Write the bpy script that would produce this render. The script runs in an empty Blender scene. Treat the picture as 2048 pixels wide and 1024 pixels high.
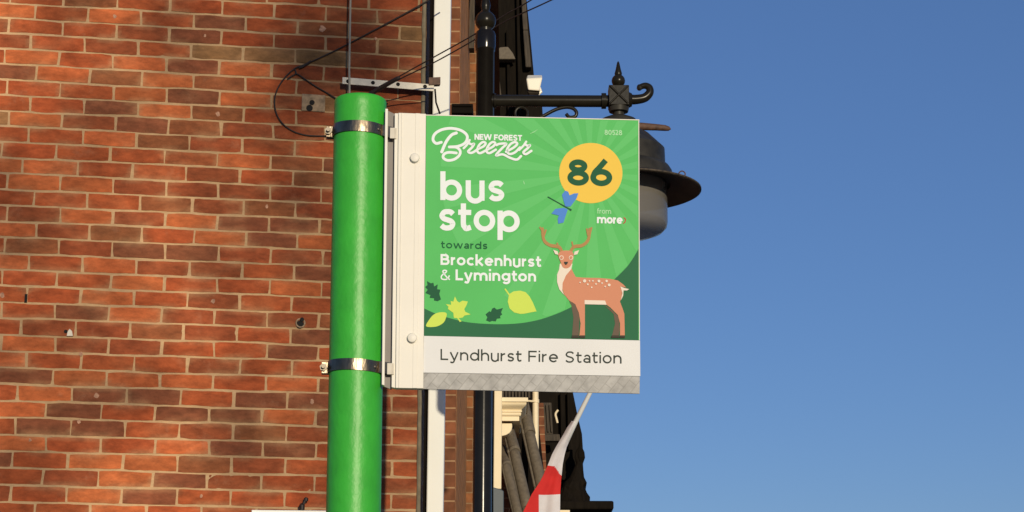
import bpy, math, random
from mathutils import Vector, Matrix, noise
R = math.radians
sc = bpy.context.scene
COL = sc.collection
random.seed(7)

# ------------------------------------------------------------------ camera
CAM = Vector((0, 0, 1.6))
F = 4000.0                      # focal length in pixels of the 2048 px wide photograph
TH, RO = R(13.55), R(0.222)
fw = Vector((0, math.cos(TH), math.sin(TH)))
r0 = Vector((1, 0, 0)); u0 = Vector((0, -math.sin(TH), math.cos(TH)))
rt = r0 * math.cos(RO) + u0 * math.sin(RO)
up = -r0 * math.sin(RO) + u0 * math.cos(RO)
cd = bpy.data.cameras.new('Camera'); cam = bpy.data.objects.new('camera', cd); COL.objects.link(cam)
cd.sensor_width = 36; cd.lens = F / 2048 * 36; cd.clip_start = .05; cd.clip_end = 2000
m3 = Matrix((rt, up, -fw)).transposed()
cam.matrix_world = Matrix.Translation(CAM) @ m3.to_4x4()
sc.camera = cam

# ------------------------------------------------------------------ light
SUN_AZ, SUN_EL = 15.5, 9.5      # degrees right of straight behind the camera; above the horizon
sd = Vector((math.sin(R(SUN_AZ)) * math.cos(R(SUN_EL)), -math.cos(R(SUN_AZ)) * math.cos(R(SUN_EL)), math.sin(R(SUN_EL))))
sl = bpy.data.lights.new('Sun', 'SUN'); sl.energy = 3.5; sl.angle = R(.5); sl.color = (1, .862, .625)
so = bpy.data.objects.new('sun', sl); COL.objects.link(so); so.rotation_euler = sd.to_track_quat('Z', 'Y').to_euler(); so.location = (3, -8, 8)
w = bpy.data.worlds.new('World'); sc.world = w; w.use_nodes = True
nt = w.node_tree; nt.nodes.clear()
sky = nt.nodes.new('ShaderNodeTexSky'); sky.sky_type = 'NISHITA'; sky.sun_disc = False
sky.sun_elevation = R(SUN_EL); sky.sun_rotation = R(180 - SUN_AZ)
sky.air_density = 1.0; sky.dust_density = 0.0; sky.ozone_density = 4.0; sky.altitude = 0
bg = nt.nodes.new('ShaderNodeBackground'); bg.inputs[1].default_value = .10
wo = nt.nodes.new('ShaderNodeOutputWorld')
wb_ = nt.nodes.new('ShaderNodeVectorMath'); wb_.operation = 'MULTIPLY'; wb_.inputs[1].default_value = (.94, .87, 1.045)   # the photograph's white balance
mxs = nt.nodes.new('ShaderNodeMix'); mxs.data_type = 'RGBA'; mxs.inputs['Factor'].default_value = .25; mxs.inputs['B'].default_value = (1.1, 2.55, 4.6, 1)   # thin even haze flattens the gradient
nt.links.new(sky.outputs[0], mxs.inputs['A']); nt.links.new(mxs.outputs['Result'], wb_.inputs[0]); nt.links.new(wb_.outputs[0], bg.inputs[0]); nt.links.new(bg.outputs[0], wo.inputs[0])
sc.view_settings.view_transform = 'Standard'; sc.view_settings.look = 'None'
sc.view_settings.exposure = 0; sc.view_settings.gamma = 1

# ------------------------------------------------------------------ geometry helpers
def ray(px, py): return (rt * (px - 1024) - up * (py - 512) + fw * F)
def P(px, py, Y):
    d = ray(px, py); return CAM + d * (Y / d.y)
def hit(px, py, o, n):
    d = ray(px, py); return CAM + d * ((o - CAM).dot(n) / d.dot(n))
# the brick flank wall
PHI = R(9.1); WU = Vector((math.cos(PHI), math.sin(PHI), 0)); WN = Vector((math.sin(PHI), -math.cos(PHI), 0))
WO = Vector((0, 8.563, 1.6)); BH = .07; BZ0 = 1.6 + 3.105
def W(px, py, off=0): return hit(px, py, WO + WN * off, WN)
def wt(px, py): return (W(px, py) - WO).dot(WU)
# the bus stop flag
SPSI, SAG = R(3.6), .0044
SU0 = Vector((math.cos(SPSI), math.sin(SPSI), 0)); SN = Vector((math.sin(SPSI), -math.cos(SPSI), 0)); Z = Vector((0, 0, 1))
SU = SU0 * math.cos(SAG) - Z * math.sin(SAG); SV = SU0 * math.sin(SAG) + Z * math.cos(SAG)
SO = P(1064, 480, 3.72)
def S(px, py, off=0): return hit(px, py, SO, SN) + SN * off

class M:
    def __init__(s): s.v = []; s.f = []; s.m = []; s.c = None
    def add(s, vs, fs, mi=0):
        b = len(s.v); s.v += [Vector(v) for v in vs]
        for f in fs: s.f.append(tuple(i + b for i in f)); s.m.append(mi)
        return s
    def hexa(s, p, mi=0):       # p: 8 points, bottom loop then top loop
        return s.add(p, [(3, 2, 1, 0), (4, 5, 6, 7), (0, 1, 5, 4), (1, 2, 6, 5), (2, 3, 7, 6), (3, 0, 4, 7)], mi)
    def box(s, o, a, b, c, mi=0):   # corner + three edge vectors
        o, a, b, c = map(Vector, (o, a, b, c))
        return s.hexa([o, o + a, o + a + b, o + b, o + c, o + a + c, o + a + b + c, o + b + c], mi)
    def bb(s, x0, y0, z0, x1, y1, z1, mi=0):
        return s.box((x0, y0, z0), (x1 - x0, 0, 0), (0, y1 - y0, 0), (0, 0, z1 - z0), mi)
    def prism(s, poly, vec, mi=0):
        n = len(poly); vec = Vector(vec); poly = [Vector(q) for q in poly]
        return s.add(poly + [q + vec for q in poly], [tuple(range(n)), tuple(range(2 * n - 1, n - 1, -1))] + [((i + 1) % n, i, n + i, n + (i + 1) % n) for i in range(n)], mi)
    def tube(s, pts, r, n=10, mi=0, cap=True):
        pts = [Vector(q) for q in pts]; k = len(pts); rs = r if isinstance(r, (list, tuple)) else [r] * k
        ref = None; vs = []
        for i, q in enumerate(pts):
            t = (pts[min(i + 1, k - 1)] - pts[max(i - 1, 0)]).normalized()
            if ref is None: ref = t.orthogonal().normalized()
            ref = (ref - t * ref.dot(t)).normalized(); b2 = t.cross(ref)
            for j in range(n):
                a = 2 * math.pi * j / n; vs.append(q + (ref * math.cos(a) + b2 * math.sin(a)) * rs[i])
        fs = [(i * n + j, i * n + (j + 1) % n, (i + 1) * n + (j + 1) % n, (i + 1) * n + j) for i in range(k - 1) for j in range(n)]
        if cap: fs += [tuple(range(n - 1, -1, -1)), tuple(range((k - 1) * n, k * n))]
        return s.add(vs, fs, mi)
    def lathe(s, c, prof, n=40, mi=0, ax=Z, cap=True):   # prof: (radius, height along ax)
        c = Vector(c); ax = Vector(ax).normalized(); e1 = ax.orthogonal().normalized(); e2 = ax.cross(e1); vs = []
        for (r, h) in prof:
            for j in range(n):
                a = 2 * math.pi * j / n; vs.append(c + ax * h + (e1 * math.cos(a) + e2 * math.sin(a)) * max(r, 1e-5))
        k = len(prof)
        fs = [(i * n + j, i * n + (j + 1) % n, (i + 1) * n + (j + 1) % n, (i + 1) * n + j) for i in range(k - 1) for j in range(n)]
        if cap: fs += [tuple(range(n - 1, -1, -1)), tuple(range((k - 1) * n, k * n))]
        return s.add(vs, fs, mi)
    def build(s, name, mats, parent=None, smooth=False, bevel=0, origin=None):
        mats = mats if isinstance(mats, (list, tuple)) else [mats]
        o0 = Vector(origin) if origin is not None else (Vector(ROOT[parent.name]) if parent else Vector((0, 0, 0)))
        me = bpy.data.meshes.new(name); me.from_pydata([tuple(v - o0) for v in s.v], [], s.f)
        for m_ in mats: me.materials.append(m_)
        me.polygons.foreach_set('material_index', s.m)
        if s.c:
            at = me.color_attributes.new('tone', 'FLOAT_COLOR', 'POINT')
            at.data.foreach_set('color', [x for c in s.c for x in c])
        me.update()
        if smooth:
            me.polygons.foreach_set('use_smooth', [True] * len(me.polygons))
            try: me.set_sharp_from_angle(angle=R(38))
            except Exception: pass
        ob = bpy.data.objects.new(name, me); COL.objects.link(ob)
        if parent: ob.parent = parent; ROOT[ob.name] = ROOT[parent.name]
        else: ob.location = o0; ROOT[ob.name] = o0
        if bevel:
            b = ob.modifiers.new('bevel', 'BEVEL'); b.width = bevel; b.segments = 2; b.limit_method = 'ANGLE'; b.angle_limit = R(40)
        return ob
ROOT = {}
def tag(o, label, cat, group=None):
    o['label'] = label; o['category'] = cat
    if group: o['group'] = group
    return o
def thing(name, label, cat, loc, group=None):
    o = bpy.data.objects.new(name, None); COL.objects.link(o); o.location = loc; o.empty_display_size = .1
    ROOT[o.name] = Vector(loc); return tag(o, label, cat, group)
def cr(pts, n=8, closed=False):       # Catmull-Rom through 2D or 3D points
    pts = [Vector(p) for p in pts]; k = len(pts); out = []
    for i in range(k if closed else k - 1):
        g = lambda j: pts[j % k] if closed else (pts[j] if 0 <= j < k else (pts[0] * 2 - pts[1] if j < 0 else pts[-1] * 2 - pts[-2]))
        a, b, c, d = g(i - 1), g(i), g(i + 1), g(i + 2)
        for j in range(n):
            t = j / n; out.append(.5 * ((2 * b) + (c - a) * t + (2 * a - 5 * b + 4 * c - d) * t * t + (3 * b - a - 3 * c + d) * t ** 3))
    if not closed: out.append(pts[-1])
    return out

# ------------------------------------------------------------------ materials
def lin(c): return tuple(((x / 255) / 12.92 if x / 255 <= .04045 else ((x / 255 + .055) / 1.055) ** 2.4) for x in c)
LIGHT = (1.165, 1.07, .95)       # what a fully sunlit white of albedo 1 comes to here
def alb(*rgb): return tuple(min(.86, a / b) for a, b in zip(lin(rgb), LIGHT))
def mat(name, col, rough=.6, metal=0, bump=0, bscale=60, var=0, vscale=8, coat=0, spec=.5, stretch=(1, 1, 1)):
    m = bpy.data.materials.new(name); m.use_nodes = True; t = m.node_tree; b = t.nodes['Principled BSDF']
    b.inputs['Base Color'].default_value = (*col, 1); b.inputs['Roughness'].default_value = rough; b.inputs['Metallic'].default_value = metal
    b.inputs['Specular IOR Level'].default_value = spec
    if coat: b.inputs['Coat Weight'].default_value = coat; b.inputs['Coat Roughness'].default_value = .15
    tc = t.nodes.new('ShaderNodeTexCoord'); mp = t.nodes.new('ShaderNodeMapping'); mp.inputs['Scale'].default_value = stretch
    t.links.new(tc.outputs['Object'], mp.inputs[0])
    if var:
        n = t.nodes.new('ShaderNodeTexNoise'); n.inputs['Scale'].default_value = vscale; n.inputs['Detail'].default_value = 6; t.links.new(mp.outputs[0], n.inputs['Vector'])
        mr = t.nodes.new('ShaderNodeMapRange'); mr.inputs[1].default_value = .3; mr.inputs[2].default_value = .7; mr.inputs[3].default_value = 1 - var; mr.inputs[4].default_value = 1 + var * .5
        t.links.new(n.outputs[0], mr.inputs[0])
        mx = t.nodes.new('ShaderNodeVectorMath'); mx.operation = 'SCALE'; mx.inputs[0].default_value = col; t.links.new(mr.outputs[0], mx.inputs['Scale'])
        t.links.new(mx.outputs[0], b.inputs['Base Color'])
    if bump:
        n2 = t.nodes.new('ShaderNodeTexNoise'); n2.inputs['Scale'].default_value = bscale; n2.inputs['Detail'].default_value = 5; t.links.new(mp.outputs[0], n2.inputs['Vector'])
        bp = t.nodes.new('ShaderNodeBump'); bp.inputs['Strength'].default_value = bump; bp.inputs['Distance'].default_value = .003
        t.links.new(n2.outputs[0], bp.inputs['Height']); t.links.new(bp.outputs[0], b.inputs['Normal'])
    return m
def tone_mat(name, rough, bump, bscale, mottle, mscale):      # colour from the per-brick 'tone' attribute with mottling
    m = bpy.data.materials.new(name); m.use_nodes = True; t = m.node_tree; b = t.nodes['Principled BSDF']
    b.inputs['Roughness'].default_value = rough; b.inputs['Specular IOR Level'].default_value = .2
    a = t.nodes.new('ShaderNodeAttribute'); a.attribute_name = 'tone'
    tc = t.nodes.new('ShaderNodeTexCoord'); mp = t.nodes.new('ShaderNodeMapping'); mp.inputs['Scale'].default_value = (1, 1, 2.2); t.links.new(tc.outputs['Object'], mp.inputs[0])
    n = t.nodes.new('ShaderNodeTexNoise'); n.inputs['Scale'].default_value = mscale; n.inputs['Detail'].default_value = 8; n.inputs['Roughness'].default_value = .65; t.links.new(mp.outputs[0], n.inputs['Vector'])
    mr = t.nodes.new('ShaderNodeMapRange'); mr.inputs[1].default_value = .3; mr.inputs[2].default_value = .7; mr.inputs[3].default_value = 1 - mottle; mr.inputs[4].default_value = 1 + mottle; t.links.new(n.outputs[0], mr.inputs[0])
    sc_ = t.nodes.new('ShaderNodeVectorMath'); sc_.operation = 'SCALE'; t.links.new(a.outputs['Color'], sc_.inputs[0]); t.links.new(mr.outputs[0], sc_.inputs['Scale'])
    # pale lime bloom in sparse patches
    n3 = t.nodes.new('ShaderNodeTexNoise'); n3.inputs['Scale'].default_value = 9; n3.inputs['Detail'].default_value = 9; n3.inputs['Roughness'].default_value = .7; t.links.new(tc.outputs['Object'], n3.inputs['Vector'])
    r3 = t.nodes.new('ShaderNodeMapRange'); r3.inputs[1].default_value = .60; r3.inputs[2].default_value = .78; r3.inputs[3].default_value = 0; r3.inputs[4].default_value = .28; t.links.new(n3.outputs[0], r3.inputs[0])
    mx = t.nodes.new('ShaderNodeMix'); mx.data_type = 'RGBA'; t.links.new(r3.outputs[0], mx.inputs['Factor']); t.links.new(sc_.outputs[0], mx.inputs['A']); mx.inputs['B'].default_value = (.50, .27, .16, 1)
    t.links.new(mx.outputs['Result'], b.inputs['Base Color'])
    n2 = t.nodes.new('ShaderNodeTexNoise'); n2.inputs['Scale'].default_value = bscale; n2.inputs['Detail'].default_value = 6; t.links.new(tc.outputs['Object'], n2.inputs['Vector'])
    bp = t.nodes.new('ShaderNodeBump'); bp.inputs['Strength'].default_value = bump; bp.inputs['Distance'].default_value = .004
    t.links.new(n2.outputs[0], bp.inputs['Height']); t.links.new(bp.outputs[0], b.inputs['Normal'])
    return m
def brick_mat(name, c1, c2, cm, axis='X', hgt=.07):
    m = bpy.data.materials.new(name); m.use_nodes = True; t = m.node_tree; b = t.nodes['Principled BSDF']; b.inputs['Roughness'].default_value = .85; b.inputs['Specular IOR Level'].default_value = .2
    tc = t.nodes.new('ShaderNodeTexCoord'); sp = t.nodes.new('ShaderNodeSeparateXYZ'); cb = t.nodes.new('ShaderNodeCombineXYZ'); ad = t.nodes.new('ShaderNodeMath')
    t.links.new(tc.outputs['Object'], sp.inputs[0]); t.links.new(sp.outputs[0], ad.inputs[0]); t.links.new(sp.outputs[1], ad.inputs[1]); t.links.new(ad.outputs[0], cb.inputs[0]); t.links.new(sp.outputs[2], cb.inputs[1])
    br = t.nodes.new('ShaderNodeTexBrick'); br.inputs['Scale'].default_value = 1; br.inputs['Brick Width'].default_value = .225; br.inputs['Row Height'].default_value = hgt; br.inputs['Mortar Size'].default_value = .005; br.inputs['Mortar Smooth'].default_value = .2
    br.inputs['Color1'].default_value = (*c1, 1); br.inputs['Color2'].default_value = (*c2, 1); br.inputs['Mortar'].default_value = (*cm, 1); br.inputs['Bias'].default_value = -.1
    t.links.new(cb.outputs[0], br.inputs['Vector'])
    n = t.nodes.new('ShaderNodeTexNoise'); n.inputs['Scale'].default_value = 14; n.inputs['Detail'].default_value = 7; t.links.new(tc.outputs['Object'], n.inputs['Vector'])
    mr = t.nodes.new('ShaderNodeMapRange'); mr.inputs[1].default_value = .3; mr.inputs[2].default_value = .7; mr.inputs[3].default_value = .65; mr.inputs[4].default_value = 1.25; t.links.new(n.outputs[0], mr.inputs[0])
    s_ = t.nodes.new('ShaderNodeVectorMath'); s_.operation = 'SCALE'; t.links.new(br.outputs[0], s_.inputs[0]); t.links.new(mr.outputs[0], s_.inputs['Scale']); t.links.new(s_.outputs[0], b.inputs['Base Color'])
    bp = t.nodes.new('ShaderNodeBump'); bp.inputs['Strength'].default_value = .6; bp.inputs['Distance'].default_value = .004; bp.invert = True; t.links.new(br.outputs['Fac'], bp.inputs['Height']); t.links.new(bp.outputs[0], b.inputs['Normal'])
    return m
K = {}
K['brick'] = tone_mat('old brick', .85, .8, 80, .32, 18)
K['mortar'] = tone_mat('lime mortar', .9, .5, 160, .14, 30)
K['pole'] = mat('green gloss paint', alb(62, 174, 50), .42, bump=.32, bscale=80, var=.12, vscale=26, spec=.42, stretch=(1, 1, .8))
K['cream'] = mat('white powder coat', alb(238, 224, 202), .5, var=.04, vscale=12)
K['channel_shaded'] = mat('shaded channel inside', (.16, .14, .13), .5, var=.1, vscale=20)  # dark grey carries the shade inside the white channel
K['steel'] = mat('stainless band', (.23, .185, .135), .34, metal=1, bump=.6, bscale=70, var=.4, vscale=50, stretch=(1, 1, .3))
K['bolt'] = mat('galvanised bolt', (.16, .14, .115), .45, metal=1, bump=.1, bscale=60)
K['panel'] = mat('panel green vinyl', alb(97, 191, 99), .62, spec=.12, var=.05, vscale=9, bump=.02, bscale=10)
K['ray'] = mat('pale green ray vinyl', alb(106, 196, 107), .62, spec=.12)
K['dark_green'] = mat('dark green vinyl', alb(50, 108, 70), .62, spec=.12, var=.03, vscale=14)
K['deep_green'] = mat('deep green print', alb(38, 92, 60), .62, spec=.12)
K['yellow'] = mat('yellow vinyl', alb(248, 200, 80), .62, spec=.12)
K['leaf_yellow'] = mat('yellow leaf print', alb(214, 226, 92), .62, spec=.12)
K['white'] = mat('white print', alb(244, 241, 230), .62, spec=.12)
K['blue'] = mat('blue print', alb(88, 138, 206), .62, spec=.12)
K['ink'] = mat('dark ink', alb(62, 66, 58), .62, spec=.12)
K['ink_green'] = mat('green ink', alb(32, 98, 58), .62, spec=.12)
K['deer'] = mat('tan deer print', alb(218, 142, 106), .62, spec=.12)
K['antler'] = mat('antler print', alb(184, 138, 84), .62, spec=.12)
K['deer_dark'] = mat('shaded deer print', alb(112, 92, 74), .62, spec=.12)
K['deer_cream'] = mat('cream deer print', alb(244, 222, 196), .62, spec=.12)
K['hoof'] = mat('hoof print', alb(70, 62, 50), .62, spec=.12)
K['pale_green'] = mat('pale green print', alb(178, 224, 165), .62, spec=.12)
K['red_print'] = mat('red print', alb(190, 80, 66), .62, spec=.12)
K['plate'] = mat('off white plate', alb(238, 229, 217), .62, spec=.12, var=.03, vscale=9)
K['black'] = mat('black gloss paint', (.016, .0135, .009), .27, var=.25, vscale=20, bump=.10, bscale=40, spec=.20)
K['lamp_grey'] = mat('weathered lamp paint', (.032, .029, .023), .45, var=.4, vscale=25, bump=.15, bscale=40, spec=.25)
K['post_black'] = mat('black gloss post paint', (.010, .008, .006), .17, var=.25, vscale=20, bump=.05, bscale=30, spec=.3)
K['shade_in'] = mat('brown black inside', (.030, .0235, .017), .55, var=.35, vscale=18, spec=.25)
K['rust'] = mat('rusted steel', (.11, .055, .032), .7, var=.5, vscale=60)
K['gap'] = mat('black timber and gap shade', (.006, .004, .003), .8, var=.3, vscale=12, spec=.1)
K['cement'] = mat('cement fillet', (.17, .14, .09), .9, bump=.8, bscale=50, var=.3, vscale=25)
K['upvc'] = mat('white pipe', alb(236, 228, 212), .4, var=.03, vscale=5)
K['cable'] = mat('black cable', (.018, .010, .007), .55)
K['cable_grey'] = mat('grey cable', (.30, .28, .23), .6)
K['galv'] = mat('galvanised strip', (.60, .55, .46), .55, var=.15, vscale=30)
K['hole'] = mat('dark hole', (.004, .003, .003), .9)
K['stone_grey'] = mat('cement plate', (.27, .19, .12), .9, bump=.8, bscale=60, var=.45, vscale=45)
K['timber_black'] = mat('black stained timber', (.0095, .0070, .0048), .8, bump=.5, bscale=30, var=.4, vscale=14, spec=.08, stretch=(3, 3, .5))
K['timber_grey'] = mat('weathered timber', (.060, .045, .030), .8, bump=.8, bscale=30, var=.6, vscale=20, stretch=(4, 4, .4))
K['tile'] = mat('weathered clay tile', (.13, .105, .075), .75, bump=.4, bscale=60, var=.25, vscale=40)
K['trim'] = mat('cream painted trim', (.78, .66, .45), .5, var=.05, vscale=6)
K['slate'] = mat('blue grey metal', (.055, .075, .095), .5, var=.1, vscale=10)
K['flag_red'] = mat('red flag cloth', (.66, .026, .026), .75, var=.12, vscale=16)
K['flag_white'] = mat('white flag cloth', alb(240, 228, 224), .75, var=.08, vscale=16)
K['flagpole'] = mat('white flagpole', alb(244, 238, 228), .45)
K['lamp_white'] = mat('floodlight face', (.85, .80, .68), .35)
K['street_brick'] = brick_mat('sunlit street brick', (.48, .195, .062), (.37, .16, .055), (.50, .25, .10))  # grazing sunlight on the street face put into a brighter brick colour
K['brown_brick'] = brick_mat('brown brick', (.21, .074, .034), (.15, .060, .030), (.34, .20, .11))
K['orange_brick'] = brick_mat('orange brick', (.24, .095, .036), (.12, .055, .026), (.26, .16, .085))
K['asphalt'] = mat('asphalt', (.05, .05, .05), .9, bump=.6, bscale=120, var=.2, vscale=4)
K['paving'] = mat('paving', (.24, .22, .19), .9, bump=.4, bscale=80, var=.15, vscale=3)
K['kerb'] = mat('kerb stone', (.30, .28, .25), .9, var=.15, vscale=6)
K['roof'] = mat('roof tiles', (.09, .05, .035), .85, bump=.6, bscale=20, var=.3, vscale=6)
def glass_mat():
    m = bpy.data.materials.new('lantern glass'); m.use_nodes = True; t = m.node_tree; b = t.nodes['Principled BSDF']
    b.inputs['Base Color'].default_value = (.21, .195, .175, 1); b.inputs['Roughness'].default_value = .16; b.inputs['IOR'].default_value = 1.5
    tr = t.nodes.new('ShaderNodeBsdfTransparent'); tr.inputs[0].default_value = (.62, .60, .56, 1); mx = t.nodes.new('ShaderNodeMixShader'); mx.inputs[0].default_value = .62
    t.links.new(tr.outputs[0], mx.inputs[1]); t.links.new(b.outputs[0], mx.inputs[2]); t.links.new(mx.outputs[0], t.nodes['Material Output'].inputs[0]); return m
K['glass'] = glass_mat()
def foil_mat():
    m = mat('silver foil', (.3, .28, .25), .6, spec=.2); t = m.node_tree; b = t.nodes['Principled BSDF']
    tc = t.nodes.new('ShaderNodeTexCoord'); mp = t.nodes.new('ShaderNodeMapping'); mp.inputs['Rotation'].default_value = (R(90), 0, 0); t.links.new(tc.outputs['Object'], mp.inputs[0])
    mp2 = t.nodes.new('ShaderNodeMapping'); mp2.inputs['Rotation'].default_value = (0, 0, R(52)); t.links.new(mp.outputs[0], mp2.inputs[0])
    br = t.nodes.new('ShaderNodeTexBrick'); br.inputs['Scale'].default_value = 1; br.inputs['Brick Width'].default_value = .034; br.inputs['Row Height'].default_value = .016; br.inputs['Mortar Size'].default_value = .0009
    br.inputs['Color1'].default_value = (.41, .40, .385, 1); br.inputs['Color2'].default_value = (.375, .365, .35, 1); br.inputs['Mortar'].default_value = (.32, .31, .295, 1); t.links.new(mp2.outputs[0], br.inputs['Vector'])
    n = t.nodes.new('ShaderNodeTexNoise'); n.inputs['Scale'].default_value = 55; n.inputs['Detail'].default_value = 5; t.links.new(tc.outputs['Object'], n.inputs['Vector'])
    mr = t.nodes.new('ShaderNodeMapRange'); mr.inputs[3].default_value = .5; mr.inputs[4].default_value = 1.5; t.links.new(n.outputs[0], mr.inputs[0])
    s_ = t.nodes.new('ShaderNodeVectorMath'); s_.operation = 'SCALE'; t.links.new(br.outputs[0], s_.inputs[0]); t.links.new(mr.outputs[0], s_.inputs['Scale']); t.links.new(s_.outputs[0], b.inputs['Base Color'])
    return m
K['foil'] = foil_mat()

# ------------------------------------------------------------------ ground
def struct(ob): ob['kind'] = 'structure'; return ob
struct(M().add([(-400, -400, 0), (400, -400, 0), (400, 400, 0), (-400, 400, 0)], [(0, 1, 2, 3)]).build('ground', K['asphalt']))
struct(M().bb(-9, 1.5, .004, 1.5, 8.2, .12).build('pavement', K['paving'], bevel=.01))
struct(M().bb(1.503, 1.5, .004, 1.65, 8.2, .125).build('kerb', K['kerb'], bevel=.02))

# ------------------------------------------------------------------ brick building
bb = thing('brick_building', 'old red brick flank wall with pale mortar joints filling the left of the view', 'building', (-1.8, 8.3, 0))
T = {'O': (190, 98, 53), 'R': (170, 81, 43), 'M': (153, 76, 43), 'B': (149, 84, 49), 'D': (136, 76, 48), 'T': (146, 102, 62)}
ROWS = [   # one joint x (left), one joint x (right), joints between them, colours of the bricks from left of the first joint on
 (19, 652.5, 6, 'RRBRRRRMM'), (69, 595, 5, 'ORORDRBMTM'), (16.6, 651.6, 6, 'MRRMDRMMBM'), (61, 591, 5, 'MRMRTTTMM'), (8, 647.6, 6, 'RORODOMMMM'),
 (72.6, 593, 5, 'DOBOBRMRMM'), (11.7, 543, 5, 'RRRODOMTMM'), (59, 592, 5, 'RRDOBRMMMM'), (15.6, 546, 5, 'TOMDBMMMBM'), (56, 589, 5, 'RROBMRRMMM'),
 (2, 645.3, 6, 'RRRRROBDMM'), (44, 585.5, 5, 'OORRMRBMMM'), (12.7, 642, 6, 'ROOMMMMMMM'), (67.4, 590.6, 5, 'RRRBMBMMMB'), (12.7, 639.5, 6, 'MMOMODDBMM'),
 (71.3, 594, 5, 'OMBRODOMBM'), (6.8, 645, 6, 'RBMDDMMMMB'), (57, 588, 5, 'OROMMRDMMM'), (3.5, 643, 6, 'RRRORROMMM'), (52.7, 583, 5, 'RRORMRRMMM'),
 (1, 637, 6, 'ORDOMMMBMM'), (40.4, 579.3, 5, 'RMMBMRDMMM'), (1, 636, 6, 'ROMMRRDRMM'), (52.7, 583.6, 5, 'ORRRMRRMMM'), (104.5, 635, 5, 'DOOOROBMBM'),
 (33.6, 574, 5, 'RODDRDDMMM'), (91.8, 630, 5, 'ODRDDODBBM'), (30, 572.5, 5, 'RDDRMBMMRM'), (90.8, 631, 5, 'ORRODDRBMM'), (24.4, 570.5, 5, 'DROOBMRBRM'),
 (85, 629, 5, 'RMODMRRMBM'), (20.5, 568.6, 5, 'MRODRRRRMM'), (68.4, 620, 5, 'RRORRMRMMM')]
WT1 = wt(846, 500)              # corner end of the wall
WT0 = -5.2
def fit_alb(c, g=1.0): return tuple(max(.004, g * a / b) for a, b in zip(lin(c), LIGHT))
def shade_tone(t, z):                # brick and mortar tone: shade painted in towards the upper corner, plus random mottling
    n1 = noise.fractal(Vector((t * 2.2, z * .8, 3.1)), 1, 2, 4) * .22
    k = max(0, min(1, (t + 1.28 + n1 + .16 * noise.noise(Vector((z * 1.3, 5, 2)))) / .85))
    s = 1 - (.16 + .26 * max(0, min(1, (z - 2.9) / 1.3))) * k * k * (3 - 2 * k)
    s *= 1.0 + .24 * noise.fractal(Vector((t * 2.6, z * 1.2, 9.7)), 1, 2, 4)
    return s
bm = M(); bm.c = []
J = .0092
def bed(x, z): return .0042 * noise.noise(Vector((x * 2.6, round(z / BH * 2) * 3.7, 11.3))) + .002 * noise.noise(Vector((x * 8, round(z / BH * 2) * 5.1, 2.3)))
def brick(t0, t1, z0, z1, code):
    jit = lambda a=.0028: random.uniform(-a, a)
    base = fit_alb(T[code]); k = random.uniform(.92, 1.08); rr = random.uniform(.95, 1.05)
    nx = 10; d = random.uniform(-.0015, .0015)
    def topo(x, s): return bed(x, z0 - J / 2 if s == 0 else z1 + J / 2) + .0022 * noise.noise(Vector((x * 14, s * 7.7 + z0 * 31, t0))) + .0014 * noise.noise(Vector((x * 50, s * 3.3 + z0 * 17, 0)))
    c0, c1, c2, c3 = [(jit(.003), jit(.0016)) for _ in range(4)]
    vs = []; cs = []
    nz = 3
    for iz in range(nz + 1):
        b = iz / nz
        for ix in range(nx + 1):
            a = ix / nx
            x = t0 + (t1 - t0) * a + (c0[0] * (1 - a) * (1 - b) + c1[0] * a * (1 - b) + c2[0] * (1 - a) * b + c3[0] * a * b)
            z = z0 + (z1 - z0) * b + (c0[1] * (1 - a) * (1 - b) + c1[1] * a * (1 - b) + c2[1] * (1 - a) * b + c3[1] * a * b)
            z += topo(x, 0) * (1 - b) + topo(x, 1) * b
            if iz in (0, nz):                    # worn, rounded corners
                e_ = min(ix, nx - ix); rd = (.0013 + .0026 * noise.noise(Vector((x * 30, z * 30, 6)))) * (1 if e_ == 0 else .22 if e_ == 1 else 0)
                z += rd * (1 if iz == 0 else -1)
                if e_ == 0: x += (.0010 if ix == 0 else -.0010)
            if ix in (0, nx): x += .0018 * noise.noise(Vector((z * 40, t0 * 9 + ix, 1)))
            edge = ix in (0, nx) or iz in (0, nz)
            off = (-.0012 if edge else .0008) + d + .0008 * noise.noise(Vector((x * 40, z * 40, 2)))
            vs.append(WO + WU * x + WN * off + Z * (z - 1.6))
            g = shade_tone(x, z) * k
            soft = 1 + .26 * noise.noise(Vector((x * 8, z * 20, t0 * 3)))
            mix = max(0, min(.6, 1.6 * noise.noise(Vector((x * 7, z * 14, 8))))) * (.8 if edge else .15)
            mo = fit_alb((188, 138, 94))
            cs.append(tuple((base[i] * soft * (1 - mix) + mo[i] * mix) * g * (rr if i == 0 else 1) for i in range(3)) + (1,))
    fs = [(iz * (nx + 1) + ix, iz * (nx + 1) + ix + 1, (iz + 1) * (nx + 1) + ix + 1, (iz + 1) * (nx + 1) + ix) for iz in range(nz) for ix in range(nx)]
    loop = [i for i in range(nx + 1)] + [iz * (nx + 1) + nx for iz in range(1, nz + 1)] + [nz * (nx + 1) + i for i in range(nx - 1, -1, -1)] + [iz * (nx + 1) for iz in range(nz - 1, 0, -1)]
    n0 = len(vs); L = len(loop)
    vs += [vs[i] - WN * .009 for i in loop]; cs += [cs[i] for i in loop]
    fs += [(loop[i], n0 + i, n0 + (i + 1) % L, loop[(i + 1) % L]) for i in range(L)]
    bm.add(vs, fs); bm.c += cs
J = .0092
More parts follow.
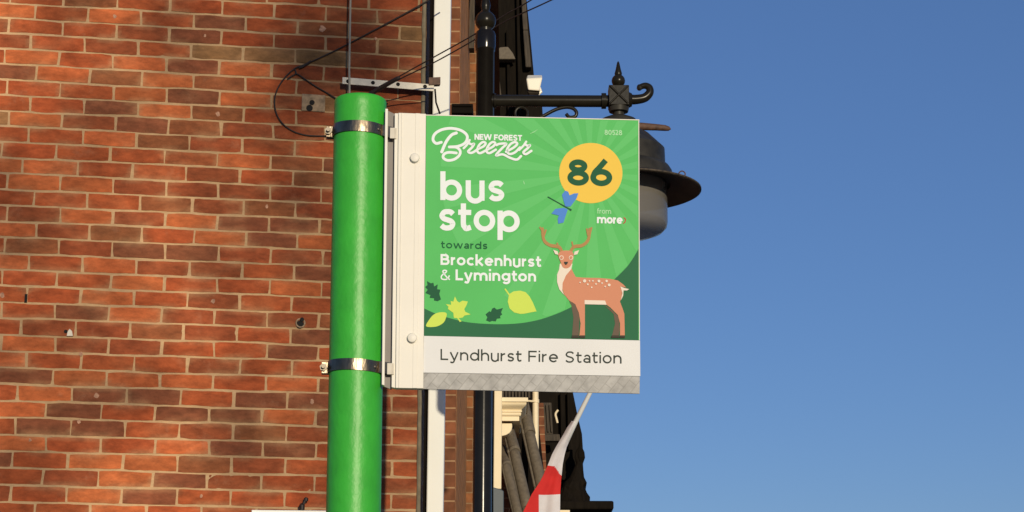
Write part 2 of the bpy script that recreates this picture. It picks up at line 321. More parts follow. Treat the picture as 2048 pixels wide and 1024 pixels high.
for j in range(-30, 46):
    zt = BZ0 - BH * (j - 1); zb = BZ0 - BH * j
    if zb < .3: continue
    off = -.008 + .0 
    if 0 <= j < len(ROWS):
        xa, xb, n, codes = ROWS[j]
        ym = {0: 12}.get(j, 20 + 32 * (j - .5))
        ta, tb = wt(xa, ym - 2), wt(xb, ym + 18); p = (tb - ta) / n
    else:
        codes = None; p = .2265; ta = -2.35 + (p / 2 if j % 2 else 0) + random.uniform(-.012, .012)
    k0 = -int((ta - WT0) / p) - 1
    for k in range(k0, 60):
        t0 = ta + (k - 1) * p + J / 2; t1 = ta + k * p - J / 2
        if t0 >= WT1 - .02: break
        if t1 < WT0: continue
        t1 = min(t1, WT1 - random.uniform(0, .004)); 
        code = codes[k] if codes and 0 <= k < len(codes) else random.choice('RRRMMOBDM')
        w1, w2 = random.uniform(-.0015, .0015), random.uniform(-.0015, .0015)
        brick(t0 + w1, t1 + w2, zb + J / 2, zt - J / 2, code)
mo_nx, mo_nz = 300, 190
mv = []; mc = []; z_lo, z_hi = .3, BZ0 + BH * 31
mof = fit_alb((200, 158, 113))
for iz in range(mo_nz + 1):
    for ix in range(mo_nx + 1):
        x = WT0 + (WT1 - WT0) * ix / mo_nx; z = z_lo + (z_hi - z_lo) * iz / mo_nz
        mv.append(WO + WU * x + WN * (-.0032 + .0014 * noise.noise(Vector((x * 30, z * 30, 4)))) + Z * (z - 1.6))
        g = shade_tone(x, z) * (1 + .16 * noise.noise(Vector((x * 6, z * 6, 7)))); mc.append(tuple(q * g for q in mof) + (1,))
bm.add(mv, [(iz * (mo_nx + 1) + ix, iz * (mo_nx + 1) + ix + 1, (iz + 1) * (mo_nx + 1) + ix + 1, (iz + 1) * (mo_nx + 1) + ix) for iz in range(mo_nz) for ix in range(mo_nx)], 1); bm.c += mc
bm.build('wall', [K['brick'], K['mortar']], bb)
# body of the building behind its flank
body = M(); q0 = WO + WU * WT0 - WN * .02; q1 = WO + WU * (WT1 - .012) - WN * .02
body.box((q0.x, q0.y, 0), q1 - q0, (0, 6.5, 0), (0, 0, 6.9)); body.build('rear_wall', K['brown_brick'], bb)
rf = M(); a = q0 + Vector((-.3, -.25, 0)); b = q1 + Vector((.1, -.25, 0)); a.z = b.z = 6.9
rf.add([a, b, b + Vector((0, 7.2, 0)), a + Vector((0, 7.2, 0)), a + Vector((0, 3.6, 2.6)), b + Vector((0, 3.6, 2.6))], [(0, 1, 5, 4), (2, 3, 4, 5), (1, 2, 5), (3, 0, 4), (3, 2, 1, 0)]); rf.build('roof', K['roof'], bb)
# cement fillet at the corner, black strip added as the shade of the gap behind it
fil = M(); pts = [W(848.5 - 11.5 * (y / 1000) + 1.2 * noise.noise(Vector((y * .03, 0, 0))), y, .001) for y in range(-300, 1900, 25)]
fil.tube(pts, [.0095 + .003 * noise.noise(Vector((i * .7, 3, 0))) for i in range(len(pts))], 8); fil.build('cement_fillet', K['cement'], bb, smooth=True)
ct = P(848, 0, 8.80); cbt = P(836, 1024, 8.80)
M().bb(-.385, 8.75, 0, -.335, 8.90, 6.9).build('corner_gap_shade', K['gap'], bb)
def vstrip(m, xt, xb, yt, yb, x2t, x2b, Y, depth, mi=0):    # upright bar seen between two image edges at depth Y
    p = [P(xb, yb, Y), P(x2b, yb, Y), P(x2t, yt, Y), P(xt, yt, Y)]
    d = Vector((0, depth, 0)); m.hexa([p[0], p[1], p[1] + d, p[0] + d, p[3], p[2], p[2] + d, p[3] + d], mi); return m
# white square downpipe
dp = M(); vstrip(dp, 873, 837.5, -320, 2000, 907, 871.5, 8.72, .07); dpo = dp.build('downpipe', K['upvc'], bb, bevel=.006)
cl = M(); vstrip(cl, 863.5, 862.5, 40, 62, 905, 904.5, 8.712, .09)
# galvanised strip with holes and rusty end
gb = M(); A_ = W(685, 154, .055); B_ = W(868, 169, .055)
h_ = Vector((0, 0, -.031)); gb.box(A_, B_ - A_, WN * -.003, h_); gb.box(A_ + h_ + Vector((0, 0, .0)), B_ - A_, WN * .0, Vector((0, 0, -.0001)))
gb = M().box(A_, B_ - A_, WN * -.004, h_)
g_ob = gb.build('bracket_strip', K['galv'], bb, bevel=.001)
for x, y in ((696, 162.5), (746, 165.5), (796, 168.5), (850, 173)): M().lathe(W(x, y, .0553), [(.0088, 0), (.0088, .0006)], 18, ax=WN).build('strip_hole', K['hole'], g_ob)
M().box(W(858, 155, .062), W(881, 154, .062) - W(858, 155, .062), WN * -.03, (0, 0, -.034)).build('strip_end', K['rust'], g_ob)
M().tube([W(870, 178, .04), W(872, 205, .03), W(880, 228, .02)], .004).build('strip_brace', K['gap'], g_ob)
# fixings in the wall
fp = M(); q = [W(604, 187, .004), W(651, 190, .004), W(650, 224, .004), W(603, 221, .004)]; fp.prism(q[::-1], WN * -.02)
fpo = fp.build('fixing_plate', K['stone_grey'], bb, bevel=.003)
fh = M().lathe(W(619, 216, .006), [(.0145, 0), (.0145, .001)], 20, ax=WN); fh.lathe(W(624, 205, .0065), [(.0115, 0), (.0115, .001)], 20, ax=WN); fh.build('plate_hole', K['hole'], fpo)
ah = M(); ah.lathe(W(601, 646, .003), [(.0225, -.004), (.021, .003), (.016, .003), (.014, -.002)], 20, ax=WN, cap=False); ah.build('plug_ring', K['stone_grey'], bb, smooth=True)
ah = M().lathe(W(600, 649, .0035), [(.0165, 0), (.0165, .002)], 20, ax=WN); ah.lathe(W(604, 639, .006), [(.009, 0), (.009, .003)], 16, ax=WN); ah.build('plug_hole', K['hole'], bb)
wp = M(); wp.prism([W(133, 672, .008), W(146, 672, .008), W(144, 662, .008), W(139, 657, .008), W(135, 663, .008)], WN * -.012); wp.build('broken_plug', K['galv'], bb, bevel=.002)
M().lathe(W(131.5, 663, .001), [(.008, 0), (.008, .001)], 14, ax=WN).build('drill_hole', K['hole'], bb)
M().prism([W(48.5, 605, .0015), W(54, 605, .0015), W(55, 588, .0015), W(49.5, 588, .0015)], WN * -.003).build('joint_gap', K['hole'], bb)
for x, y, s in ((426, 602, 6), (162, 708, 5), (193, 791, 7), (624, 803, 6), (402, 992, 5), (534, 413, 5), (751, 77, 3.5), (410, 71, 4), (644, 57, 9), (229, 33, 5), (158, 843, 5), (5, 590, 7), (436, 228, 6), (60, 880, 4)):
    sp = M(); n_ = 9; s *= .75; sp.prism([W(x + s * (.5 + .8 * random.random()) * math.cos(2 * math.pi * i / n_), y + s * 1.1 * (.8 + .4 * random.random()) * math.sin(2 * math.pi * i / n_), .0026) for i in range(n_)], WN * -.004)
    sp.build('filler_spot', K['spot'] if 'spot' in K else K.setdefault('spot', mat('pink filler', (.46, .25, .16), .9, var=.4, vscale=80)), bb)

# ------------------------------------------------------------------ cables
lp = [W(905, -28, .03), W(858, 0, .02), W(790, 38, .012), W(700, 86, .008), W(650, 111, .007), W(612, 128, .007), W(590, 137, .007), W(570, 155, .007), W(555, 178, .007), W(549, 202, .007), W(553, 228, .007), W(566, 248, .007), W(585, 262, .007), W(610, 270, .007), W(640, 272, .007), W(690, 270, .007)]
tc_ = M().tube(cr(lp, 6), .0033, 8); tc_.tube(cr([W(622, 122, .010), W(606, 133, .010), W(598, 136, .010)], 5), .0048, 8)
tag(tc_.build('telephone_cable', K['cable'], smooth=True), 'thin dark cable looping in a wide curl on the brick wall', 'cable')
ds = M().tube(cr([W(590, 146, .007), W(601, 152, .007), W(630, 172, .007), W(664, 192, .007), W(720, 230, .007)], 5), .0033, 8); ds.tube(cr([W(590, 139, .008), W(592, 147, .008), W(584, 152, .008), W(575, 158, .008)], 4), .0032, 8)
tag(ds.build('dropping_cable', K['cable'], smooth=True), 'short dark cable slanting down from a wall hook to behind the green post top', 'cable')
rod = M().tube([W(702, -60, .060), W(698.5, 140, .060), W(700, 260, .060)], .0046, 8)
tag(rod.build('stay_rod', K['cable_grey'], smooth=True), 'thin grey upright rod passing through the holed metal strip above the green post', 'rod')
for nm, lab, pts, r_ in (('overhead_cable', 'upper of the two black wires rising past the lamp post into the sky', [(700, 212, 8.3), (742, 187, 8.3), (800, 152, 8.25), (870, 113, 8.15), (945, 71, 8.0), (1010, 30, 7.9), (1072, -6, 7.8), (1300, -150, 7.5)], .0029),
                         ('overhead_cable', 'lower of the two black wires rising past the lamp post into the sky', [(700, 216, 8.28), (744, 190, 8.28), (800, 158, 8.22), (870, 124, 8.12), (945, 82, 7.98), (1010, 43, 7.88), (1105, -1, 7.7), (1300, -95, 7.4)], .0029)):
    t_ = M().tube(cr([P(*p) for p in pts], 6), r_, 8)
    tag(t_.build(nm, K['cable'], smooth=True), lab, 'cable', 'overhead wires beside the lamp post')
tw = M(); tw.tube(cr([P(722, 200, 8.29), P(752, 180, 8.27), P(786, 161, 8.24), P(800, 154, 8.23)], 6), [.0085] * 17 + [.006, .0035], 8)
tag(tw.build('cable_wrap', K['cable'], smooth=True), 'short thick black wrapped end of the wires just above the green post', 'cable')

# ------------------------------------------------------------------ strip lettering: strokes with a width, laid on a plane
class Pen:
    def __init__(s, mapf): s.m = M(); s.f = mapf; s.k = 0; s.mi = 0; s.lift = 0
    def ribbon(s, pts, hw, closed=False):        # pts 2D in image pixels of the photograph
        pts = [Vector((p[0], p[1])) for p in pts]; n = len(pts); L = []; Rr = []
        for i in range(n):
            a = pts[i - 1] if (i > 0 or closed) else None; c = pts[(i + 1) % n] if (i < n - 1 or closed) else None
            d1 = (pts[i] - a).normalized() if a is not None else None; d2 = (c - pts[i]).normalized() if c is not None else None
            d1 = d1 if d1 is not None else d2; d2 = d2 if d2 is not None else d1
            t = d1 + d2; t = t.normalized() if t.length > .2 else d1
            nn = Vector((-t.y, t.x)); cosv = max(.45, nn.dot(Vector((-d1.y, d1.x))))
            h = (hw[i] if isinstance(hw, list) else hw) / cosv
            L.append(pts[i] + nn * h); Rr.append(pts[i] - nn * h)
        o = s.k * 4e-5 + s.lift; s.k += 1
        vs = [s.f(p.x, p.y, o) for p in L] + [s.f(p.x, p.y, o) for p in Rr]
        s.m.add(vs, [(i, n + i, n + (i + 1) % n, (i + 1) % n) for i in range(n if closed else n - 1)], s.mi)
    def dot(s, p, r):
        o = s.k * 4e-5 + s.lift; s.k += 1
        s.m.add([s.f(p[0] + r * math.cos(a * math.pi / 8), p[1] - r * math.sin(a * math.pi / 8), o) for a in range(16)], [tuple(range(16))], s.mi)
    def poly(s, pts):
        o = s.k * 4e-5 + s.lift; s.k += 1
        s.m.add([s.f(p[0], p[1], o) for p in pts], [tuple(range(len(pts)))], s.mi)
def arc(cx, cy, rx, ry, a0, a1, n=22): return [(cx + rx * math.cos(R(a0 + (a1 - a0) * i / n)), cy + ry * math.sin(R(a0 + (a1 - a0) * i / n))) for i in range(n + 1)]
def glyph(ch, w):               # strokes in x-heights; returns (list of (points, closed)), width)
    h = w / 2; A = 1.42; C = 1.36; D = -.40
    ell = lambda cx, cy, rx, ry: (arc(cx, cy, rx, ry, 0, 360, 36)[:-1], True)
    ln = lambda *p: ([(p[i], p[i + 1]) for i in range(0, len(p), 2)], False)
    cv = lambda pts, n=7: ([tuple(q) for q in cr(pts, n)], False)
    def arch(x0, x1): rx = (x1 - x0) / 2; cy = 1.02 - h - min(.44, rx); return (arc((x0 + x1) / 2, cy, rx, min(.44, rx), 180, 0) + [(x1, 0)], False)
    if ch == 'o': return [ell(.54, .5, .54 - h, .52 - h)], 1.08
    if ch == 'b': return [ell(.57, .5, .54 - h, .52 - h), ln(h, 0, h, A)], 1.11
    if ch == 'd': return [ell(.54, .5, .54 - h, .52 - h), ln(1.11 - h, 0, 1.11 - h, A)], 1.11
    if ch == 'p': return [ell(.57, .5, .54 - h, .52 - h), ln(h, D, h, 1)], 1.11
    if ch == 'g': return [ell(.54, .52, .54 - h, .50 - h), (([(1.10 - h, 1), (1.10 - h, .05)] + arc(.58, .05, .52 - h, .45 - h, 0, -150)[1:]), False)], 1.10
    if ch == 'a': return [ell(.43, .30, .43 - h, .31 - h), (arc(.46, .62, .41 - h, .40 - h, 155, 0) + [(.87 - h, 0)], False)], .87
    if ch == 'c': return [(arc(.54, .5, .54 - h, .52 - h, 48, 312, 30), False)], .93
    if ch == 'e': return [(arc(.54, .5, .54 - h, .52 - h, -8, 318, 34), False), ln(h, .5, 1.08 - h, .5)], 1.08
    if ch == 'h': return [ln(h, 0, h, A), arch(h, .98 - h)], .98
    if ch == 'n': return [ln(h, 0, h, 1), arch(h, .98 - h)], .98
    if ch == 'm': return [ln(h, 0, h, 1), arch(h, .86), arch(.86, 1.72 - h)], 1.72
    if ch == 'u': return [([(h, 1)] + arc(.48, .44 - h, .48 - h, .46 - .02 * 0 - h * .0 - h + .0, 180, 360) + [], False), ln(.96 - h, 0, .96 - h, 1)], .96
    if ch == 'r': return [ln(h, 0, h, 1), (arc(.56, .52, .56 - h, .48 - h, 180, 92), False)], .60
    if ch in 'sS':
        k = 1 if ch == 's' else C; wx = .84 if ch == 's' else 1.12
        p = [(.95, .87), (.76, 1.0), (.50, 1.02), (.24, .97), (.08, .75), (.22, .58), (.5, .5), (.78, .42), (.93, .25), (.78, .04), (.5, -.02), (.24, .01), (.03, .14)]
        q = []
        for x, y in p: q.append((h * .8 + x * (wx - 1.6 * h), h / k + y * (1 - 2 * h / k)))
        return [cv([(x, y * k) for x, y in q])], wx
    if ch == 't': return [cv([(.14 + h, 1.3), (.14 + h, .8), (.14 + h, .32), (.20 + h, .06 + h), (.42, -.02 + h), (.64, .05 + h)], 5), ln(0, 1 - h, .66, 1 - h)], .66
    if ch == 'f': return [cv([(.66, A - h * .6), (.46, A + .02 - h), (.24, A - .12 - h), (.14 + h, .95), (.14 + h, 0)], 6), ln(0, 1 - h, .62, 1 - h)], .62
    if ch == 'i': return [ln(h, 0, h, 1), ln(h, 1.2, h, 1.2 + max(w, .18))], w
    if ch == 'k': return [ln(h, 0, h, A), ln(h, .33, .94 - h * .5, 1), ln(.36, .52, 1.0 - h * .6, 0)], 1.0
    if ch == 'w': return [ln(h * .6, 1, .42, 0), ln(.42, 0, .80, 1), ln(.80, 1, 1.18, 0), ln(1.18, 0, 1.6 - h * .6, 1)], 1.6
    if ch == 'y': return [ln(h * .7, 1, .52, .02), cv([(1.02 - h * .7, 1), (.56, .05), (.44, -.22), (.28, -.38 + h), (.06, -.32 + h)], 5)], 1.02
    if ch == 'z': return [ln(.05, 1 - h, .82 - h, 1 - h, h, h, .86, h)], .88
    if ch == 'L': return [ln(h, C, h, h, .92, h)], .92
    if ch == 'F': return [ln(h, 0, h, C), ln(h, C - h, 1.0, C - h), ln(h, .66, .9, .66)], 1.0
    if ch == 'E': return [ln(h, 0, h, C), ln(h, C - h, 1.0, C - h), ln(h, .69, .92, .69), ln(h, h, 1.02, h)], 1.02
    if ch == 'N': return [ln(h, 0, h, C), ln(h, C - h * .3, 1.2 - h, h * .3), ln(1.2 - h, 0, 1.2 - h, C)], 1.2
    if ch == 'W': return [ln(h * .6, C, .52, 0), ln(.52, 0, 1.0, C), ln(1.0, C, 1.48, 0), ln(1.48, 0, 2.0 - h * .6, C)], 2.0
    if ch == 'O': return [ell(.72, C / 2, .72 - h, C / 2 + .01 - h)], 1.44
    if ch == 'T': return [ln(.55, 0, .55, C), ln(0, C - h, 1.1, C - h)], 1.1
    if ch == 'R': return [ln(h, 0, h, C), ([(h, C - h), (.6, C - h)] + arc(.6, .94, .46 - h, C - h - .94, 90, -90, 14) + [(h, .94 - (C - h - .94))], False), ln(.6, .50, 1.04 - h * .4, 0)], 1.08
    if ch == 'B':
        r1 = (C - h - .72) / 2; r2 = (.72 - h) / 2
        return [ln(h, 0, h, C), ([(h, C - h), (.62, C - h)] + arc(.62, C - h - r1, .42 - h, r1, 90, -90, 14) + [(h, .72)], False), ([(h, .72), (.66, .72)] + arc(.66, h + r2, .46 - h, r2, 90, -90, 14) + [(h, h)], False)], 1.12
    if ch == '8': r = .36; return [ell(.56, .40, .56 - h, .42 - h), ell(.56, 1.02, .48 - h, .36 - h)], 1.12
    if ch == '6': return [ell(.57, .44, .57 - h, .46 - h), cv([(.80, C), (.46, .95), (.24, .70), (h, .42)], 6)], 1.14
    if ch == '0': return [ell(.56, C / 2, .56 - h, C / 2 + .01 - h)], 1.12
    if ch == '5': return [([(.92, C - h), (.26, C - h), (.18, .78)] + [(.34, .86), (.55, .87)] + arc(.52, .44, .48 - h, .46 - h, 80, -140, 18), False)], 1.0
    if ch == '2': return [cv([(.06, 1.12), (.24, C - h), (.52, C + .01 - h), (.86 - h, 1.14), (.84 - h, .86), (.5, .45), (.1, h)], 5), ln(.04, h, 1.0, h)], 1.0
    if ch == '&': return [cv([(1.12, -.0 + h * .5), (.75, .38), (.34, .95), (.30, 1.18), (.50, 1.36 - h), (.72, 1.2), (.62, .98), (.30, .74), (.10, .46), (.14, .16), (.40, h - .02), (.72, .10), (.96, .36), (1.06, .62)], 5)], 1.14
    return [], .5
def text(pen, s, x0, y0, x1, y1, xh, w, gap=.17, cap_x=None):   # baseline from (x0,y0) to (x1,y1) in px, x-height px, stroke weight (x-heights)
    tot = 0; lay = []
    for ch in s:
        if ch == ' ': tot += .42; continue
        g, wd = glyph(ch, w); lay.append((g, tot)); tot += wd + gap
    tot -= gap; sx = math.hypot(x1 - x0, y1 - y0) / tot; ux, uy = (x1 - x0) / tot, (y1 - y0) / tot
    for g, ox in lay:
        for pts, closed in g:
            pen.ribbon([(x0 + (ox + x) * ux + 0 * y, y0 + (ox + x) * uy - y * xh) for x, y in pts], xh * w / 2 * (1 if abs(sx - xh) < .35 * xh else 1), closed)

# ------------------------------------------------------------------ bus stop
POLE_Y = 3.735
pt = P(720.5, 214, POLE_Y); pb = P(707, 1020, POLE_Y)
ax = (pt - pb).normalized(); base = pb - ax * ((pb.z - .1) / ax.z)
bs = thing('bus_stop', 'round green post carrying a square green bus stop flag with a deer picture', 'bus stop', (base.x, base.y, 0))
rp = .0508
H = (pt - base).length
pm = M(); pm.lathe(base, [(rp * 1.02, 0)] + [(rp * (1.02 - .02 * i / 40), H * i / 40) for i in range(1, 41)], 64, ax=ax)
po = pm.build('pole', K['pole'], bs, smooth=True)
cp = M(); cp.lathe(base, [(rp + .0001, H - .004), (rp + .0003, H + .009), (rp - .0010, H + .0125), (rp - .004, H + .0145), (rp - .02, H + .0155), (0, H + .016)], 64, ax=ax); cp.build('pole_cap', K['pole'], po, smooth=True)
def Sb(m, xl, xr, yt, yb, o0, o1, mi=0):        # box on the flag plane between image edges, from offset o0 (back) to o1 (front)
    q = [S(xl[1], yb[0], o1), S(xr[1], yb[1], o1), S(xr[0], yt[1], o1), S(xl[0], yt[0], o1)]; d = SN * (o0 - o1)
    return m.hexa([q[0], q[1], q[1] + d, q[0] + d, q[3], q[2], q[2] + d, q[3] + d], mi)
# channel (extruded profile between post and panel)
ch = M()
Sb(ch, (797, 791), (852, 846.6), (226.5, 228.5), (776.5, 777.5), -.016, .0035)
Sb(ch, (789.5, 783), (797.2, 791.2), (226, 226.3), (774, 776), -.016, -.001)
Sb(ch, (770.5, 763.5), (776, 769), (217, 217.5), (769, 771), -.020, .0)
cho = ch.build('mounting_channel', K['cream'], bs, bevel=.0008)
cw = M(); Sb(cw, (776, 769), (789.8, 783.3), (217.5, 224), (771, 776.5), -.020, -.013); cw.build('channel_web', K['channel_shaded'], cho)
rb = M(); Sb(rb, (803, 797), (804.6, 798.6), (227, 227), (776, 776), .0035, .0046); Sb(rb, (831, 825), (840, 834), (227.6, 228), (776.8, 777), .0035, .0043); rb.build('channel_rib', K['cream'], cho, bevel=.0004)
for x, y in ((829.5, 318), (824, 677.5)):
    b_ = M(); b_.lathe(S(x, y, .0043), [(.0100, 0), (.0100, .0012)], 32, ax=SN); b_.lathe(S(x, y, .0055), [(.0090, 0), (.0092, .003), (.0080, .0052), (.0040, .0062), (0, .0064)], 24, ax=SN); b_.build('channel_bolt', K['cream'], cho, smooth=True)
# clamp bands
for yc, name in ((251, 'clamp'), (722, 'clamp')):
    c_ = P(720.5 - 13.5 * (yc + 18 - 214) / 806, yc + 16, POLE_Y); hh = .0108
    cm_ = M(); rr = rp + .0030; tax = (ax + SU * .045).normalized()
    cm_.lathe(c_, [(rp + .0003, -hh), (rr, -hh), (rr + .0006, 0), (rr, hh), (rp + .0003, hh)], 72, ax=tax, cap=False)
    # tail that runs to the channel
    e = c_ + SU * (rp * .80) + SN * (rp * .60); e2 = S(788 - 6.5 * (yc - 226) / 550, yc + 15, .002)
    v = e2 - e; cm_.box(e - Z * hh - SN * .004, v, SN * .004, Z * hh * 2)
    co = cm_.build('clamp', K['steel'], bs, smooth=True)
    tb_ = M(); tb_.box(e2 - Z * hh * 1.1 - SU * .0075, SU * .0095, SN * .0016, Z * hh * 2.0); tb_.box(e2 - Z * hh * 1.1 + SU * .002, SU * .0035, SN * -.016, Z * hh * 2.0); tb_.build('clamp_hook', K['galv'], co, bevel=.0006)
    l = c_ - SU * (rp + .004); k_ = M()
    k_.box(l - SU * .010 - Z * hh + SN * .004, SU * .014, SN * .004, Z * hh * 2); k_.box(l - SU * .010 - Z * hh - SN * .010, SU * .014, SN * .004, Z * hh * 2); k_.build('clamp_ear', K['steel'], co, bevel=.0006)
    n_ = M(); n_.tube([l - SU * .006 + SN * .022, l - SU * .006 - SN * .022], .0035, 12); n_.lathe(l - SU * .006 + SN * .008, [(.0075, 0), (.0075, .006)], 6, ax=SN); n_.build('clamp_bolt', K['bolt'], co)
    rv = M(); rv.lathe(c_ + SU * (rp * .72) + SN * (rp * .74) - Z * .002, [(.0042, 0), (.004, .0022), (.002, .0034), (0, .0036)], 16, ax=(SU + SN).normalized()); rv.build('clamp_rivet', K['bolt'], co, smooth=True)
# panel
pn = M(); Sb(pn, (852.6, 848), (1276.5, 1278), (231, 241), (671.5, 680.5), -.0025, .0005)
pno = pn.build('sign_panel', K['panel'], bs, bevel=.0003)
ed = M(); Sb(ed, (852.6, 848), (1278.3, 1279.8), (229.5, 239.2), (231, 241), -.0028, .0009); Sb(ed, (1276.6, 1278.1), (1278.3, 1279.8), (241, 241), (680.5, 680.5), -.0028, .0009)
ed.build('panel_edge', K['cream'], pno, bevel=.0003)
def pen(off): return Pen(lambda x, y, o: S(x, y, off + o))
# curve of the light ground; the dark hill below it
hill = [(848.4, 617), (868, 626), (891, 634), (926, 643), (952, 646.5), (977, 648), (1000, 648.6), (1020, 648), (1042, 646.3), (1060, 643.5), (1080, 639), (1099, 633), (1120, 625), (1141, 615), (1165, 602), (1190, 588), (1212, 573), (1231, 556.5), (1244, 544), (1256, 531), (1267, 515), (1276.9, 498)]
hp = pen(.00075); hc = [tuple(q) for q in cr(hill, 3)]; n_ = len(hc)
def floor_y(x): return 671.4 + (x - 848) * (9 / 430)
hp.m.add([S(x, y, .0008) for x, y in hc] + [S(x if i else 848.1, floor_y(x), .0008) for i, (x, y) in enumerate(hc)], [(i, n_ + i, n_ + i + 1, i + 1) for i in range(n_ - 1)])
# sun rays: wedges from the number disc, clipped to the light ground
ry = Pen(lambda x, y, o: S(x, y, .00068))
def inside(x, y):
    if not (854 < x < 1276 and y < 670): return False
    if y < 232 + (x - 852) * .0236: return False
    for i in range(len(hc) - 1):
        if hc[i][0] <= x <= hc[i + 1][0]:
            f_ = (x - hc[i][0]) / max(1e-6, hc[i + 1][0] - hc[i][0]); return y < hc[i][1] + (hc[i + 1][1] - hc[i][1]) * f_ - .5
    return False
NR = 22
for k in range(NR):
    a0 = 2 * math.pi * (k + .15) / NR; a1 = 2 * math.pi * (k + .65) / NR; sub = 10; tip = []
    for j in range(sub + 1):
        a = a0 + (a1 - a0) * j / sub; r = 66
        mx_ = 66 + 330 * (1 if math.cos(a) < .2 or True else 1)
        while r < min(mx_, 300) and inside(1181 + (r + 2) * math.cos(a), 346 + (r + 2) * math.sin(a)): r += 2
        tip.append((a, r))
    ry.poly([(1181 + 56 * math.cos(a), 346 + 54 * math.sin(a)) for a, r in tip] + [(1181 + r * math.cos(a), 346 + r * math.sin(a)) for a, r in reversed(tip)])
ry.m.build('sun_ray', K['ray'], pno)
hp.m.build('hill_print', K['dark_green'], pno)
dk = pen(.0011); dk.poly([(1181.5 + 63.3 * math.cos(i * math.pi / 32), 346.5 + 60.3 * math.sin(i * math.pi / 32)) for i in range(64)]); dk.m.build('number_disc', K['yellow'], pno)
nb = pen(.0014); text(nb, '86', 1134.5, 370.5, 1224.5, 372.5, 37.6, .30, gap=.06); nb.m.build('route_number', K['deep_green'], pno)
for args, kw in ((('bus', 880.8, 400.3, 1009, 402.8, 40.5, .255), dict(gap=.19)), (('stop', 878, 460.5, 1039, 464.5, 42, .25), dict(gap=.13)), (('Brockenhurst', 881, 530, 1082, 534.3, 16, .28), dict(gap=.15)),
                 (('&', 881, 560, 900, 560.4, 15.2, .17), {}), (('Lymington', 911, 560.8, 1072, 563.6, 16, .28), dict(gap=.15)), (('NEW', 949, 279.8, 983, 280.7, 8.6, .32), dict(gap=.10)),
                 (('FOREST', 988, 280.8, 1044, 282.3, 8.6, .32), dict(gap=.10)), (('more', 1194, 446.6, 1245, 448, 12.4, .30), dict(gap=.08))):
    tx = pen(.0011); text(tx, *args, **kw); tx.m.build('lettering', K['white'], pno)
tw_ = pen(.0011); text(tw_, 'towards', 882, 496.3, 975, 498.4, 10.4, .23, gap=.22); tw_.m.build('green_lettering', K['ink_green'], pno)
for args, kw in ((('from', 1194, 427.4, 1222, 428.2, 7.6, .22), dict(gap=.14)), (('80528', 1209, 270, 1244, 271, 7.4, .26), dict(gap=.16))): fr = pen(.0011); text(fr, *args, **kw); fr.m.build('small_lettering', K['pale_green'], pno)
hm = pen(.0011); hm.ribbon([(1247, 435), (1251, 438.5), (1250, 444), (1246.5, 447.5)], 1.1); hm.m.build('red_mark', K['red_print'], pno)
for (xa, ya, xb, yb, h_) in ((1060, 268, 1075, 259.5, .7), (1047, 362, 1049, 369, .8)): sf = pen(.0012); sf.ribbon([(xa, ya), ((xa + xb) / 2, (ya + yb) / 2 + .6), (xb, yb)], [h_ * .4, h_, h_ * .3]); sf.m.build('scuff', K['pale_green'], pno)
# script logo
Zs = lambda pts, s=4.655, ox=840, oy=220: [(ox + x / s, oy + y / s) for x, y in pts]
lg = pen(.0011)
SCRIPT = [([(198, 302), (150, 312), (121, 278), (138, 225), (200, 186), (285, 172), (372, 188), (428, 225), (440, 265), (415, 312), (350, 340), (272, 346)], 14),
 ([(272, 346), (340, 350), (374, 385), (362, 428), (315, 462), (255, 470), (216, 445), (226, 411), (270, 396), (338, 402)], 13.5),
 ([(338, 216), (292, 236), (242, 300), (202, 392)], 15),
 ([(406, 358), (440, 322), (462, 282)], 11), ([(452, 308), (478, 322), (502, 318), (484, 350), (448, 388), (482, 401), (540, 366)], 12),
 ([(540, 366), (592, 340), (610, 312), (585, 301), (550, 330), (532, 380), (558, 404), (622, 374)], 12),
 ([(622, 374), (680, 342), (700, 312), (675, 301), (640, 330), (618, 382), (645, 404), (705, 372)], 12),
 ([(712, 330), (740, 318), (802, 318), (760, 362), (708, 424), (770, 416), (838, 448), (900, 464), (940, 432)], 12),
 ([(800, 392), (872, 352), (904, 318), (880, 302), (838, 325), (808, 378), (832, 412), (882, 398), (930, 352)], 12),
 ([(922, 376), (962, 336), (988, 298)], 11), ([(975, 322), (1000, 336), (1022, 332), (1000, 360), (962, 396), (985, 414), (1036, 384)], 12)]
for pts, h_ in SCRIPT:
    c_ = [tuple(q) for q in cr(Zs(pts), 7)]; h_ = h_ * .92 / 4.655; lg.ribbon(c_, h_); lg.dot(c_[0], h_); lg.dot(c_[-1], h_)
lg.m.build('script_lettering', K['white'], pno)
